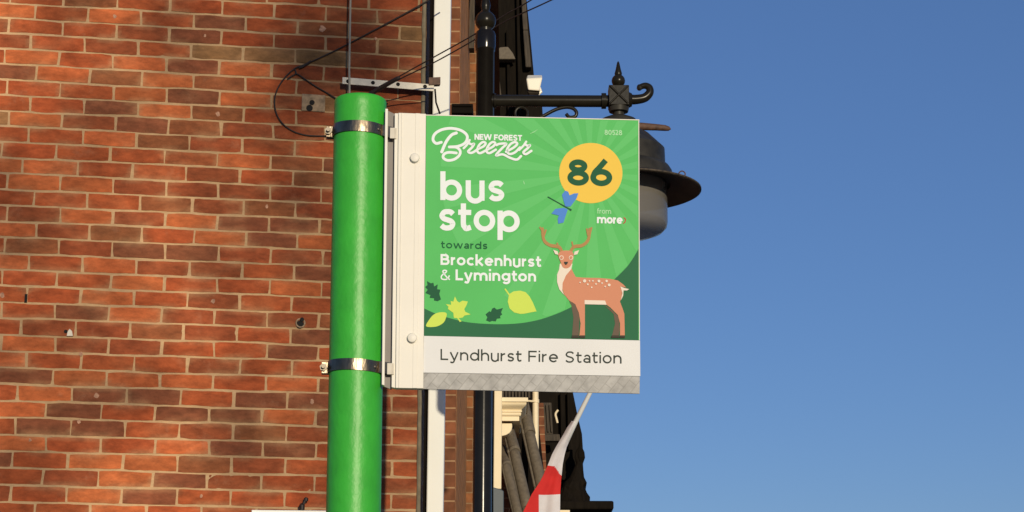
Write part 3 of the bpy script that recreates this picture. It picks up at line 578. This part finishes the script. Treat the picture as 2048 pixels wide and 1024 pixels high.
# leaves
Z3 = lambda pts: Zs(pts, 4.655, 840, 440)
for mat_, pts in (('deep_green', Z3([(65, 570), (100, 590), (125, 585), (132, 620), (165, 600), (160, 645), (190, 650), (180, 690), (195, 740), (165, 757), (130, 750), (132, 730), (90, 725), (97, 700), (50, 680), (72, 650), (48, 625), (70, 605)])),
                  ('deep_green', Z3([(690, 815), (715, 835), (772, 820), (755, 860), (765, 880), (745, 895), (750, 915), (715, 920), (705, 945), (670, 940), (650, 950), (615, 935), (627, 905), (610, 880), (645, 850), (660, 858), (670, 828)])),
                  ('leaf_yellow', Z3([(325, 712), (345, 755), (365, 770), (395, 752), (445, 760), (430, 800), (412, 830), (420, 855), (472, 880), (415, 890), (395, 910), (360, 915), (387, 945), (370, 950), (345, 915), (315, 912), (310, 865), (260, 830), (265, 808), (240, 785), (290, 790), (285, 755), (310, 762)])),
                  ('leaf_yellow', [tuple(q) for q in cr(Z3([(58, 991), (85, 930), (130, 880), (190, 860), (246, 868), (240, 915), (215, 960), (150, 993)]), 4, True)]),
                  ('leaf_yellow', [(1008.6, 578.5), (1011, 577), (1019, 588), (1027, 583), (1040, 581.5), (1051, 584.5), (1059, 593), (1066, 606), (1073, 623), (1061, 625), (1049, 627.5), (1040, 628), (1028, 625), (1019, 617), (1015.5, 604), (1017.5, 591)])):
    p_ = pen(.0011); p_.poly(pts); p_.m.build('leaf_print', K[mat_], pno)
# dragonfly
Z2 = lambda pts: Zs(pts, 4.267, 1060, 220)
df = pen(.0017); df.poly(Z2([(300, 825), (272, 725), (298, 690), (325, 698), (337, 730), (375, 714), (412, 712), (398, 755), (345, 825)])); df.poly(Z2([(322, 850), (285, 962), (240, 972), (236, 930), (246, 902), (182, 886), (215, 846), (290, 836)]))
df.mi = 1; df.ribbon(Z2([(150, 742), (250, 798), (350, 855)]), [1.0, 1.0, 1.4]); df.dot(Z2([(346, 853)])[0], 2.2); df.m.build('dragonfly_picture', [K['blue'], K['deep_green']], pno)
# deer
Z4 = lambda pts: Zs(pts, 4.096, 1050, 440)
dp_ = pen(.0013)
sm = lambda pts, n=4: [tuple(q) for q in cr(Z4(pts), n, True)]
dp_.mi = 0; dp_.lift = 0.0000
dp_.poly(Z4([(360, 665), (410, 690), (445, 770), (440, 950), (385, 950), (396, 800), (380, 700)])); dp_.poly(Z4([(640, 690), (700, 728), (765, 790), (776, 900), (765, 957), (710, 957), (737, 850), (725, 770)]))
dp_.mi = 1; dp_.lift = 0.0003
dp_.poly(Z4([(300, 520), (330, 450), (380, 398), (392, 425), (415, 468), (480, 474), (600, 476), (700, 484), (760, 497), (805, 530), (828, 555), (782, 546), (795, 580), (790, 640), (777, 670), (800, 730), (813, 770), (817, 962), (778, 962), (778, 850), (760, 780), (700, 720), (660, 690), (490, 690), (490, 720), (490, 952), (445, 952), (455, 850), (440, 760), (410, 690), (360, 660), (320, 610), (303, 560)]))
dp_.mi = 2; dp_.lift = 0.0003
for pts, h_ in (([(302, 262), (276, 222), (205, 208), (155, 165), (142, 62)], [3.2, 3.4, 3.2, 3.0, 1.8]), ([(372, 262), (402, 220), (468, 210), (518, 162), (530, 66)], [3.2, 3.4, 3.2, 3.0, 1.8])):
    q = cr(Z4(pts), 6); hs = [h_[min(4, i // 6)] for i in range(len(q))]; dp_.ribbon([tuple(v) for v in q], hs)
for pts in ([(158, 120), (120, 58)], [(150, 150), (172, 80)], [(275, 225), (262, 188)], [(395, 232), (384, 178)], [(515, 130), (505, 70)], [(522, 160), (546, 60)]): dp_.ribbon(Z4(pts), 1.6)
dp_.mi = 1; dp_.lift = 0.0008; dp_.poly(sm([(272, 285), (300, 256), (375, 256), (397, 290), (386, 350), (366, 386), (337, 399), (308, 388), (290, 345)]))
dp_.mi = 3; dp_.lift = 0.0005
dp_.poly(Z4([(285, 360), (388, 360), (378, 405), (335, 455), (307, 520), (305, 580), (320, 617), (280, 570), (262, 510), (262, 450), (278, 410)]))
dp_.poly(Z4([(487, 658), (655, 662), (667, 696), (487, 692)])); dp_.poly(Z4([(780, 546), (815, 560), (852, 568), (835, 579), (806, 579), (803, 622), (784, 660), (797, 600)]))
dp_.mi = 3; dp_.lift = 0.0011
dp_.poly(Z4([(230, 247), (266, 260), (272, 288), (246, 282)])); dp_.poly(Z4([(442, 250), (405, 262), (398, 290), (427, 284)]))
for cx in (298, 376): dp_.dot(Z4([(cx, 311)])[0], 4.4)
for x, y, r in ((487, 502, 3.2), (604, 503, 2.8), (667, 503, 2.4), (688, 535, 2.8), (513, 530, 1.8), (545, 555, 1.6), (580, 527, 1.7), (630, 520, 1.6), (450, 515, 1.4), (655, 548, 1.5), (527, 502, 1.5), (555, 502, 1.6)): dp_.dot(Z4([(x, y)])[0], r)
dp_.mi = 1; dp_.lift = 0.0015; dp_.dot(Z4([(298, 311)])[0], 2.9); dp_.dot(Z4([(376, 311)])[0], 2.9)
dp_.mi = 4; dp_.lift = 0.0015; dp_.poly(Z4([(318, 346), (352, 346), (346, 362), (335, 372), (324, 362)]))
dp_.mi = 5; dp_.lift = 0.0009
for x0, x1 in ((380, 440), (442, 492), (704, 772), (774, 818)): dp_.poly(Z4([(x0 + 5, 948), (x1 - 2, 948), (x1, 968), (x0, 968)]))
dp_.m.build('deer_picture', [K[q] for q in ('deer_dark', 'deer', 'antler', 'deer_cream', 'ink', 'hoof')], pno)
# stop name plate and silver foil strip
npm = M(); Sb(npm, (848, 846.6), (1280, 1280.6), (671.9, 681), (745.5, 752.5), -.003, .0012); npo = npm.build('name_plate', K['plate'], bs, bevel=.0004)
for args, g in ((('Lyndhurst', 881, 720.2, 1043, 723.4, 16.2, .185), .20), (('Fire', 1056.5, 723.7, 1116, 724.8, 16.2, .185), .22), (('Station', 1130, 725.2, 1243, 727.4, 16.2, .185), .20)):
    nl = Pen(lambda x, y, o: S(x, y, .0018 + o)); text(nl, *args, gap=g); nl.m.build('name_lettering', K['ink'], npo)
fm = M(); Sb(fm, (846.7, 846), (1279.6, 1279.2), (746, 753), (778, 787.5), -.003, .0006); fm.build('foil_strip', K['foil'], bs, bevel=.0004)

# ------------------------------------------------------------------ street lamp
LY = 6.8
lb = P(965, 1000, LY); ltop = P(972, 100, LY)
st = thing('street_lamp', 'black ornate street lamp with a hanging hat shaped lantern behind the sign', 'street lamp', (lb.x, lb.y, 0))
pxm = (ltop - CAM).dot(fw) / F      # metres per pixel here
zz = lambda y, x=971: P(x, y, LY).z
lx = P(970, 180, LY).x; C0 = Vector((lx, LY, 0))
lp_ = M(); lp_.lathe(C0, [(.085, .12), (.085, .9), (.06, 1.0), (.034, 1.1), (18.2 * pxm, zz(1000)), (18 * pxm, zz(103)), (19.5 * pxm, zz(101)), (19.5 * pxm, zz(98)), (20.5 * pxm, zz(92)), (20.5 * pxm, zz(70)), (18 * pxm, zz(64))], 40); lp_.build('post', K['post_black'], st, smooth=True)
cy = zz(42); rB = 21 * pxm
fn = M(); fn.lathe(C0, [(13 * pxm, zz(65))] + [(max(.0, rB * math.cos(R(a))), cy + rB * math.sin(R(a))) for a in range(-50, 61, 10)] + [(8 * pxm, zz(21)), (9 * pxm, zz(16)), (10 * pxm, zz(10)), (6.5 * pxm, zz(-5)), (3 * pxm, zz(-30)), (0, zz(-48))], 36); fn.build('post_finial', K['black'], st, smooth=True)
am = M(); a0 = P(968, 201.5, LY); a1 = P(1206, 202.5, LY); am.tube([a0, a1], 12 * pxm, 20)
am.tube([P(988, 201.6, LY), P(992, 201.6, LY)], 15 * pxm, 20)
am.tube([P(1203, 202, LY), P(1212, 202, LY)], 16 * pxm, 24); am.tube([P(1212, 202, LY), P(1218, 202, LY)], 12 * pxm, 20); am.build('arm', K['black'], st, smooth=True)
LC = P(1237, 195, LY); lax = Vector((LC.x, LC.y, 0)); lz = lambda y: P(1237, y, LY).z
jb = M(); s_ = 20 * pxm; jb.bb(LC.x - s_, LY - s_, lz(215), LC.x + s_, LY + s_, lz(176))
f0 = LY - s_ - .002
for (xa, ya, xb, yb) in ((1219, 178, 1255, 213), (1255, 178, 1219, 213)):
    jb.tube([Vector((P(xa, ya, LY).x, f0, lz(ya))), Vector((P(xb, yb, LY).x, f0, lz(yb)))], .004, 8)
jb.tube([P(1256, 200, LY), P(1264, 200, LY)], [17 * pxm, 13 * pxm], 20)
jb.build('joint_block', K['black'], st, bevel=.004)
hn = M(); hp_ = cr([P(1258, 199, LY), P(1272, 199, LY), P(1288, 196, LY), P(1297, 189, LY), P(1300, 182, LY), P(1298, 175, LY), P(1291, 171.5, LY), P(1283, 173, LY), P(1280, 176, LY)], 6); nh = len(hp_)
hn.tube(hp_, [pxm * (10.5 - 5.5 * i / nh) for i in range(nh)], 14); hn.lathe(P(1279, 175, LY) - Vector((0, .012, 0)), [(0, 0), (5.5 * pxm, .004), (5.5 * pxm, .02), (0, .024)], 16, ax=(0, 1, 0)); hn.build('end_scroll', K['black'], st, smooth=True)
bf = M(); rb_ = 13.5 * pxm; bc = lz(162)
bf.lathe(lax, [(20 * pxm, lz(176)), (15 * pxm, lz(175)), (11 * pxm, lz(174))] + [(rb_ * math.cos(R(a)), bc + rb_ * math.sin(R(a))) for a in range(-50, 61, 10)] + [(7 * pxm, lz(150)), (7.5 * pxm, lz(147)), (5 * pxm, lz(138)), (3.4 * pxm, lz(130)), (2.2 * pxm, lz(125)), (0, lz(122))], 30); bf.build('arm_finial', K['black'], st, smooth=True)
hs = M(); hs.lathe(lax, [(21 * pxm, lz(215)), (19 * pxm, lz(224)), (11 * pxm, lz(225)), (11 * pxm, lz(231)), (20 * pxm, lz(234)), (34 * pxm, lz(240)), (40 * pxm, lz(247)), (41 * pxm, lz(258)), (46 * pxm, lz(263)), (61 * pxm, lz(272)), (90 * pxm, lz(300)), (91 * pxm, lz(333)), (99 * pxm, lz(337)), (104 * pxm, lz(345)), (106 * pxm, lz(366))][::-1], 56)
hs.build('lantern_housing', K['lamp_grey'], st, smooth=True)
shd = M(); shd.lathe(lax, [(100 * pxm, lz(372)), (130 * pxm, lz(375)), (158 * pxm, lz(384)), (160 * pxm, lz(382.5)), (158 * pxm, lz(380)), (130 * pxm, lz(369)), (104 * pxm, lz(362)), (100 * pxm, lz(360))], 64, cap=False)
sho = shd.build('lamp_shade', K['shade_in'], st, smooth=True)
rm = M(); rm.lathe(lax, [(159 * pxm, lz(379.2)), (160.8 * pxm, lz(380)), (160.8 * pxm, lz(382.6)), (159 * pxm, lz(383.4))], 72, cap=False); rm.build('shade_rim', K['timber_grey'], sho, smooth=True)
hk = M(); hk.tube(cr([P(1357, 361, LY + .05), P(1363, 357, LY + .05), P(1369, 352, LY + .05), P(1370, 346, LY + .05), P(1364, 342, LY + .05), P(1358, 346, LY + .05), P(1360, 352, LY + .05)], 5), 1.3 * pxm, 8); hk.build('shade_hook', K['rust'], sho, smooth=True)
gl = M(); gl.lathe(lax, [(93 * pxm, lz(368)), (94 * pxm, lz(400)), (94 * pxm, lz(446)), (92 * pxm, lz(455)), (84 * pxm, lz(463)), (68 * pxm, lz(469)), (40 * pxm, lz(473)), (0, lz(474))], 56, cap=False); gl.build('lantern_glass', K['glass'], st, smooth=True)
il = M(); il.lathe(lax, [(0, lz(366)), (90 * pxm, lz(366)), (90 * pxm, lz(371)), (60 * pxm, lz(374)), (28 * pxm, lz(376)), (26 * pxm, lz(396)), (22 * pxm, lz(400)), (18 * pxm, lz(440)), (0, lz(446))], 40); il.build('lamp_holder', K['plate'], st, smooth=True)
pc = M(); pc.tube([P(1262, 252, LY - .02), P(1285, 253, LY - .02), P(1312, 254.5, LY - .02), P(1330, 256, LY - .02), P(1338, 257.5, LY - .02), P(1342, 258.5, LY - .02)], [8 * pxm, 7.6 * pxm, 6.6 * pxm, 6.0 * pxm, 4.4 * pxm, .5 * pxm], 16); pc.build('hinge_pin', K['rust'], st, smooth=True)
sb = M(); sb.tube(cr([P(996, 330, LY), P(1010, 282, LY), P(1042, 258, LY), P(1085, 233, LY), P(1112, 219, LY), P(1132, 214.5, LY), P(1146, 217, LY), P(1153, 225, LY), P(1150, 233, LY), P(1139, 234.5, LY), P(1132, 228, LY)], 6), 3.6 * pxm, 10)
sb.tube(cr([P(1043 + 12.5 * math.cos(a * math.pi / 6), 227 + 13 * math.sin(a * math.pi / 6), LY) for a in range(13)], 3), 2.4 * pxm, 8); sb.build('scroll_bracket', K['black'], st, smooth=True)

# ------------------------------------------------------------------ neighbour house of brown brick behind the downpipe
nb_ = thing('brown_brick_house', 'narrow slice of brown brick house front between white pipe and lamp post', 'house', (-1, 11.5, 0))
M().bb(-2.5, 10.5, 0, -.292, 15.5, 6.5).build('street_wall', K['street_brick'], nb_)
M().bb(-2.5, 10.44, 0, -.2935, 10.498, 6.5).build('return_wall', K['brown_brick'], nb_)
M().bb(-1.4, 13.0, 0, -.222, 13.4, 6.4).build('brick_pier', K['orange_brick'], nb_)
vb = M(); q = P(903, 207, 10.2); vb.bb(q.x, 10.2, P(903, 226, 10.2).z, P(946, 207, 10.2).x, 10.5, P(903, 207, 10.2).z); vb.bb(q.x + .01, 10.19, P(903, 214, 10.2).z, P(946, 207, 10.2).x - .005, 10.198, P(903, 210, 10.2).z); vb.build('window_hood', K['gap'], nb_, bevel=.004)
rr_ = M(); rr_.prism([(-2.5, 10.3, 6.5), (-.1, 10.3, 6.5), (-.9, 10.3, 7.9), (-2.5, 10.3, 8.4)], (0, 5.4, 0)); rr_.build('roof', K['roof'], nb_)
bn = M(); vstrip(bn, 944, 938, -150, 96, 951, 948, 12.4, .1); bn.build('edge_board', K['timber_grey'], nb_)

# ------------------------------------------------------------------ cream trimmed bay with pantiles
by = thing('tiled_bay_house', 'cream trimmed shop bay with dark pantile roof below the bus stop flag', 'house', (.0, 14, 0))
bd = M(); vstrip(bd, 991, 986.5, 500, 978, 1006.5, 1002.5, 13.6, .12); bd.build('corner_board', K['trim'], by, bevel=.006)
bx = M(); bx.prism([P(985.5, 1120, 13.5), P(1007.5, 1120, 13.5), P(1007.5, 982, 13.5), P(1003, 979, 13.5), P(985.5, 974, 13.5)], (0, .2, 0)); bx.build('meter_box', K['slate'], by, bevel=.006)
cn = M(); prof = [(794.5, 1050), (795, 1056), (803, 1056), (803.6, 1052.5), (806, 1053), (809, 1052.2), (812, 1050), (815, 1047), (818, 1044), (820.5, 1042.5), (821, 1044), (823.5, 1044), (824, 1041.5), (826, 1042.4), (829, 1042.2), (831.5, 1041), (832, 1038.5), (841.5, 1038.5), (842, 1030)]
vs = []
for y, x in prof:
    d = (x - 1036) * .0035 * 1.3; a_ = P(1002, y, 13.78 - d); b_ = P(x, y, 13.78 - d)
    vs += [(a_.x, 13.78 - d, a_.z), (b_.x, 13.78 - d, a_.z), (b_.x, 14.6, a_.z), (a_.x, 14.6, a_.z)]
n_ = len(prof); cn.add(vs, [(i * 4 + j, (i + 1) * 4 + j, (i + 1) * 4 + (j + 1) % 4, i * 4 + (j + 1) % 4) for i in range(n_ - 1) for j in range(4)] + [(3, 2, 1, 0), tuple(range(4 * n_ - 4, 4 * n_))])
cn.build('cornice', K['trim'], by)
cs_ = M(); rr0 = [(846.5, 1024), (853, 1024.5), (860, 1023), (866, 1019), (870, 1012), (872, 1004)]
cs_.prism([P(1002, 846.5, 13.82)] + [P(x, y, 13.82) for y, x in rr0] + [P(1002, 873, 13.82)], (0, .5, 0)); cs_.build('console', K['trim'], by, bevel=.012)
# pantiles: courses of tiles, each a round roll with a flat dark pan beside it, the upper tile lapping over the lower
def pantile(p0, p1, Y0, Y1, wpx, pan):
    t_ = M(); a_ = P(*p0, Y0); b_ = P(*p1, Y1); k = (a_ - CAM).dot(fw) / F; sg = 10; vs = []; nl_ = 6
    side = Vector((1, .25, 0)).normalized(); run = (b_ - a_).normalized(); nrm = side.cross(run); nrm = nrm if nrm.y < 0 else -nrm
    for i in range(nl_ + 1):
        f = i / nl_; c = a_.lerp(b_, f) + nrm * (.012 * f); r = wpx * k * (.90 + .12 * f)
        row = [c - side * (r + pan * k) - nrm * r * .25, c - side * (r + pan * k * .6) - nrm * r * .62, c - side * (r * 1.02) - nrm * r * .55]
        for j in range(sg + 1):
            an = math.pi * (1 - j / sg); row.append(c + side * (r * math.cos(an)) + nrm * (r * math.sin(an) * .95))
        row += [c + side * r * .92 - nrm * r * .5]
        vs += row
    m_ = sg + 5; fs = [(i * m_ + j, i * m_ + j + 1, (i + 1) * m_ + j + 1, (i + 1) * m_ + j) for i in range(nl_) for j in range(m_ - 1)]
    ob = t_.add(vs, fs).build('pantile', K['tile'], by, smooth=True)
    so = ob.modifiers.new('thick', 'SOLIDIFY'); so.thickness = .014; so.offset = -1
for col in (([(1005, 905), (1012, 932), (1036, 1036), (1060, 1160)], 13.98, 13.3, 5.4, 6), ([(1018, 864), (1028, 904), (1052, 1016), (1077, 1150)], 14.05, 13.4, 7.2, 8), ([(1047, 810), (1058, 866), (1081, 972), (1107, 1105)], 14.35, 13.75, 7.2, 9)):
    pts, Ya, Yb, w_, pan = col
    for i in (2, 1, 0):
        f0, f1 = i / 3, (i + 1) / 3; (xa, ya), (xb, yb) = pts[i], pts[i + 1]
        pantile((xa - 1, ya - 8), (xb + 1.5, yb + 3), Ya + (Yb - Ya) * f0, Ya + (Yb - Ya) * f1 - .02, w_, pan)
bk = M(); bk.prism([P(1002, 1140, 14.62), P(1110, 1140, 14.62), P(1072, 800, 14.62), P(1070, 770, 14.62), P(1002, 770, 14.62)], (0, .3, 0)); bk.build('bay_wall', K['gap'], by)
br_ = M(); br_.prism([P(1003, 1080, 13.9), P(1030, 1080, 13.9), P(1012, 940, 13.9), P(1003, 900, 13.9)], (0, .1, 0)); br_.build('verge_brick', K['brown_brick'], by)
sl_ = M()
for i in range(9): vstrip(sl_, 1004 + i * 6.6, 1004 + i * 6.6, 770, 796, 1008 + i * 6.6, 1008 + i * 6.6, 14.4, .05)
sl_.build('slatted_soffit', K['timber_grey'], by)
cp_ = M(); cp_.tube([P(1070.5, 700, 14.35), P(1071.5, 960, 14.35)], 6.3 * .0036, 16); cp_.tube([P(1053, 801.5, 14.3), P(1071, 803, 14.33)], 2.0 * .0036, 8); cp_.tube([P(1071.1, 799, 14.35), P(1071.1, 806, 14.35)], 7.4 * .0036, 16); cp_.build('cream_downpipe', K['trim'], by, smooth=True)

# ------------------------------------------------------------------ dark timbered building beyond
db_ = thing('dark_timber_building', 'tall black timbered building leaning right behind the lamp post and sign', 'building', (0, 17, 0))
dg = M(); out = [(936, 1500), (1200, 1500), (1182, 1010), (1168, 985), (1164, 955), (1166, 900), (1164, 868), (1155, 830), (1146, 785), (1128, 640), (1108, 480), (1090, 300), (1084, 205), (1068, 152), (1061, 75), (1053, 0), (1040, -120), (936, -120)]
dg.prism([P(x, y, 16.0) for x, y in out], (0, 5, 0)); dg.build('gable_wall', K['timber_black'], db_)
tb = M(); vstrip(tb, 1036, 1046, -120, 60, 1044, 1056, 15.9, .09); vstrip(tb, 1046, 1051, 60, 134, 1056, 1063, 15.9, .09); tbo = tb.build('weathered_board', K['timber_grey'], db_, bevel=.008)
for x0, x1, y0, y1, yd in ((986, 992, -120, 232, 15.93), (1012, 1018, 60, 232, 15.95), (1030, 1036, -120, 232, 15.94), (1120, 1128, 785, 960, 15.93), (1134, 1139, 785, 900, 15.94)): vstrip(M(), x0, x0 + (y1 - y0) * .02, y0, y1, x1, x1 + (y1 - y0) * .02, yd, .06).build('frame_timber', K['timber_black'], db_, bevel=.006)
vstrip(M(), 1086, 1088, 868, 882, 1119, 1121, 15.68, .08).build('sill_beam', K['timber_grey'], db_, bevel=.006)
lt = M(); lt.prism([P(x, y, 15.85) for x, y in ((994, 118), (1031, 118), (1026, 106), (1016, 93), (1000, 94), (994, 100))], (0, .1, 0)); lt.build('hood_tile', K['tile'], db_, bevel=.008)
pl = M(); vstrip(pl, 990, 988, 160, 192, 999, 1003, 15.86, .05); pl.build('grey_batten', K['timber_grey'], db_)
br2 = M(); vstrip(br2, 1077, 1080, 806, 970, 1087, 1094, 15.6, .1); br2.build('brick_edge', K['brown_brick'], db_)
sh = M(); vstrip(sh, 1081, 1085, 805, 868, 1103, 1106, 15.75, .05)
for i in range(3): vstrip(sh, 1084 + i * 7, 1087.5 + i * 7, 809, 864, 1088 + i * 7, 1091.5 + i * 7, 15.73, .018)
sh.build('shutter', K['timber_grey'], db_, bevel=.004)
wf = M(); wf.tube(cr([P(1116, 820, 15.7), P(1111, 828, 15.7), P(1113, 838, 15.7), P(1115, 846, 15.7)], 4), .009, 8); wf.build('wall_hook', K['trim'], db_, smooth=True)
lm = M(); rows_ = [(880, 1160, 1164.5), (895, 1157, 1165), (905, 1150, 1168), (915, 1148, 1169), (925, 1152, 1166), (940, 1146, 1167), (955, 1138, 1168), (965, 1130, 1173), (975, 1124, 1171), (985, 1119, 1175), (995, 1116, 1178), (1008, 1112, 1182)]
vs = []; nn_ = 16
for i, (y, xa, xb) in enumerate(rows_):
    ca = P((xa + xb) / 2, y, 15.75); rx_ = (P(xb, y, 15.75) - P(xa, y, 15.75)).length / 2
    for j in range(nn_):
        a = 2 * math.pi * j / nn_; q = 1 + .28 * noise.noise(Vector((math.cos(a) * 1.7, math.sin(a) * 1.7, y * .07)))
        vs.append(ca + Vector((math.cos(a) * rx_ * q, math.sin(a) * rx_ * .7 * q, .012 * noise.noise(Vector((a * 2, y * .1, 1))))))
n_ = len(rows_); lm.add(vs, [(i * nn_ + j, i * nn_ + (j + 1) % nn_, (i + 1) * nn_ + (j + 1) % nn_, (i + 1) * nn_ + j) for i in range(n_ - 1) for j in range(nn_)] + [tuple(range(nn_)), tuple(range((n_ - 1) * nn_, n_ * nn_))])
lm.build('carved_bracket', K['timber_black'], db_)
lg_ = M(); a_ = P(1112, 1004, 15.6); b_ = P(1226, 1007, 15.6); lg_.bb(a_.x, 15.5, P(1112, 1021, 15.6).z, b_.x, 16.4, a_.z); lg_.build('ledge', K['timber_black'], db_, bevel=.012)
wl = M(); wl.bb(P(1120, 1024, 15.4).x, 15.45, P(1120, 1070, 15.5).z, P(1140, 1024, 15.4).x, 15.6, P(1120, 1021.5, 15.5).z); wl.build('white_trim', K['trim'], db_)

fl = thing('floodlight', 'small white faced floodlight on the edge of the black timbered building', 'floodlight', P(1068, 168, 15.4))
f_ = M(); fy = 15.35
f_.hexa([P(1056, 180, fy), P(1079, 182, fy), P(1079, 184, fy + .16), P(1056, 184, fy + .16), P(1052, 157, fy), P(1085, 155, fy), P(1085, 150, fy + .16), P(1054, 150, fy + .16)]); f_.build('lamp_face', K['lamp_white'], fl, bevel=.012)
f2 = M(); f2.hexa([P(1060, 194, fy + .05), P(1076, 193, fy + .05), P(1076, 193, fy + .3), P(1058, 194, fy + .3), P(1054, 182.5, fy + .02), P(1080, 184.5, fy + .02), P(1082, 178, fy + .3), P(1052, 178, fy + .3)]); f2.build('lamp_body', K['shade_in'], fl, bevel=.01)
f3 = M(); f3.tube([P(1079, 176, fy + .08), P(1082, 184, fy + .06), P(1075, 190, fy + .06)], .012, 10); f3.build('mounting_arm', K['lamp_white'], fl)

# ------------------------------------------------------------------ flag
fg = thing('flag', 'red and white flag drooping from a slanted white pole below the bus stop flag', 'flag', P(1100, 1000, 11.0))
fpm = M(); fpm.tube([P(1196, 755, 10.60), P(1177, 792, 10.66), P(1150, 846, 10.74), P(1134, 880, 10.80), P(1117, 916, 10.95), P(1100, 950, 11.15)], [.011, .012, .0135, .0145, .013, .012], 14); fpm.lathe(P(1194, 755, 10.7), [(0, -.02), (.016, -.01), (.016, .01), (0, .02)], 14); fpm.build('flagpole', K['flagpole'], fg, smooth=True)
rowsL = [(842, 1144, 1154), (856, 1134, 1150), (869, 1127, 1144), (894, 1112, 1133), (909, 1104, 1129), (928, 1096.5, 1125.5), (949, 1087, 1123.5), (963, 1080, 1122), (988, 1063.5, 1120.5), (1024, 1046, 1120), (1060, 1028, 1119), (1110, 1000, 1116)]
cf = M(); NX = 30; dense = []
for i in range(len(rowsL) - 1):
    for j in range(8):
        t = j / 8; dense.append([rowsL[i][k] + (rowsL[i + 1][k] - rowsL[i][k]) * t for k in range(3)])
dense.append(rowsL[-1]); vs = []; n_ = len(dense)
for (y, xl, xr) in dense:
    ripe = min(1, max(0, (y - 850) / 100))
    for k in range(NX + 1):
        fb = .245 if y < 988 else (1077.5 - xl) / (xr - xl); t = fb * k / 8 if k <= 8 else fb + (1 - fb) * (k - 8) / (NX - 8); fold = (xr - xl) * ripe * (.00012 * math.sin(t * 6.5 + 1.1 + y * .010) + .00005 * math.sin(t * 15 - y * .013))
        vs.append(P(xl + (xr - xl) * t, y + 6 * t * (1 - t), 10.68 + .30 * (y - 784) / 240 - .03 * math.sin(math.pi * t) * (1 - ripe) + fold))
for i in range(n_ - 1):
    for k in range(NX):
        y, xl, xr = dense[i]; t = .245 * k / 8 if k <= 8 else .245 + .755 * (k - 8) / (NX - 8); x = xl + (xr - xl) * t
        edge = 928 + 22 * max(0, min(1, (x - 1108) / 14))
        red = y > edge and not (y >= 988 and k >= 8)
        cf.f.append((i * (NX + 1) + k, i * (NX + 1) + k + 1, (i + 1) * (NX + 1) + k + 1, (i + 1) * (NX + 1) + k)); cf.m.append(1 if red else 0)
cf.v = vs
co = cf.build('cloth', [K['flag_white'], K['flag_red']], fg, smooth=True)
so_ = co.modifiers.new('thick', 'SOLIDIFY'); so_.thickness = .002

# ------------------------------------------------------------------ board low on the brick wall
ws = thing('wall_board', 'white board low on the brick wall left of the green post', 'board', W(580, 1060, .03))
wb = M(); q = [W(503, 1160, .04), W(676, 1160, .04), W(674, 1021, .04), W(503, 1019.5, .04)]; wb.prism(q[::-1], WN * -.035); wb.build('board', K['upvc'], ws, bevel=.003)
wk = M(); wk.lathe(W(604, 1013, .035), [(0, -.016), (.011, -.014), (.012, .006), (.006, .013), (0, .014)], 14); wk.tube(cr([W(605, 1012, .035), W(609, 1003, .035), W(611, 998, .03)], 4), .006, 8); wk.lathe(W(612, 999, .03), [(0, -.011), (.0095, -.006), (.009, .006), (0, .011)], 12); wk.build('board_hook', K['cable'], ws, smooth=True)

# ------------------------------------------------------------------ unseen tree added behind the viewer, crown shaped to dapple the brick wall
def sm01(x): x = max(0, min(1, x)); return x * x * (3 - 2 * x)
def cover(px, py):
    c = .15 + .40 * sm01((px - 380) / 240) * sm01((480 - py) / 330) + .05 * noise.noise(Vector((px * .006, py * .006, 5)))
    g = 1
    for x, y, rx, ry, k in ((270, 70, 55, 200, .95), (492, 270, 45, 150, .98), (160, 240, 170, 130, .75), (60, 445, 110, 60, .85), (320, 970, 150, 80, .7), (110, 760, 120, 90, .45)):
        g *= 1 - k * math.exp(-((px - x) / rx) ** 2 - ((py - y) / ry) ** 2)
    return max(0, min(.85, c * g))
tr = thing('added_shade_tree', 'unseen leafy tree added behind the viewer to dapple the sunlight on the brick wall', 'tree', (4.2, -22.5, 0))
rs = random.Random(11)
lf = M(); tips = []
for _ in range(6000):
    px, py = rs.uniform(-420, 775), rs.uniform(-260, 1030)
    c = cover(px, py)
    if rs.random() > -math.log(1 - c) * .30: continue
    q = W(px, py) + sd * rs.uniform(28.5, 36)
    a = Vector((rs.gauss(0, 1), rs.gauss(0, 1), rs.gauss(0, 1))).normalized(); b = a.orthogonal().normalized(); b = (b * math.cos(3.1 * rs.random()) + a.cross(b) * math.sin(3.1 * rs.random())).normalized(); r = rs.uniform(.05, .085)
    lf.add([q - a * r * 1.5, q - b * r * .8, q + a * r * 1.5, q + b * r * .8], [(0, 1, 2, 3)])
    if rs.random() < .03: tips.append(q)
lf.build('added_tree_crown', mat('added tree leaf green', (.06, .10, .03), .7), tr)
tk = M(); fk = Vector((5.0, -22.6, 7.2))
tk.tube(cr([(4.2, -22.5, 0), (4.25, -22.5, 2.5), (4.45, -22.55, 5.0), fk], 5), [.24 - .008 * i for i in range(16)], 12)
for q in tips[:14]: tk.tube(cr([fk - Vector((0, 0, .3)), fk.lerp(q, .4) + Vector((-.1, 0, .35)), q], 5), [.034 - .0029 * i for i in range(11)], 6)
tk.build('added_tree_trunk', mat('added tree bark', (.10, .075, .05), .9, bump=.8, bscale=12, var=.3, vscale=6), tr, smooth=True)
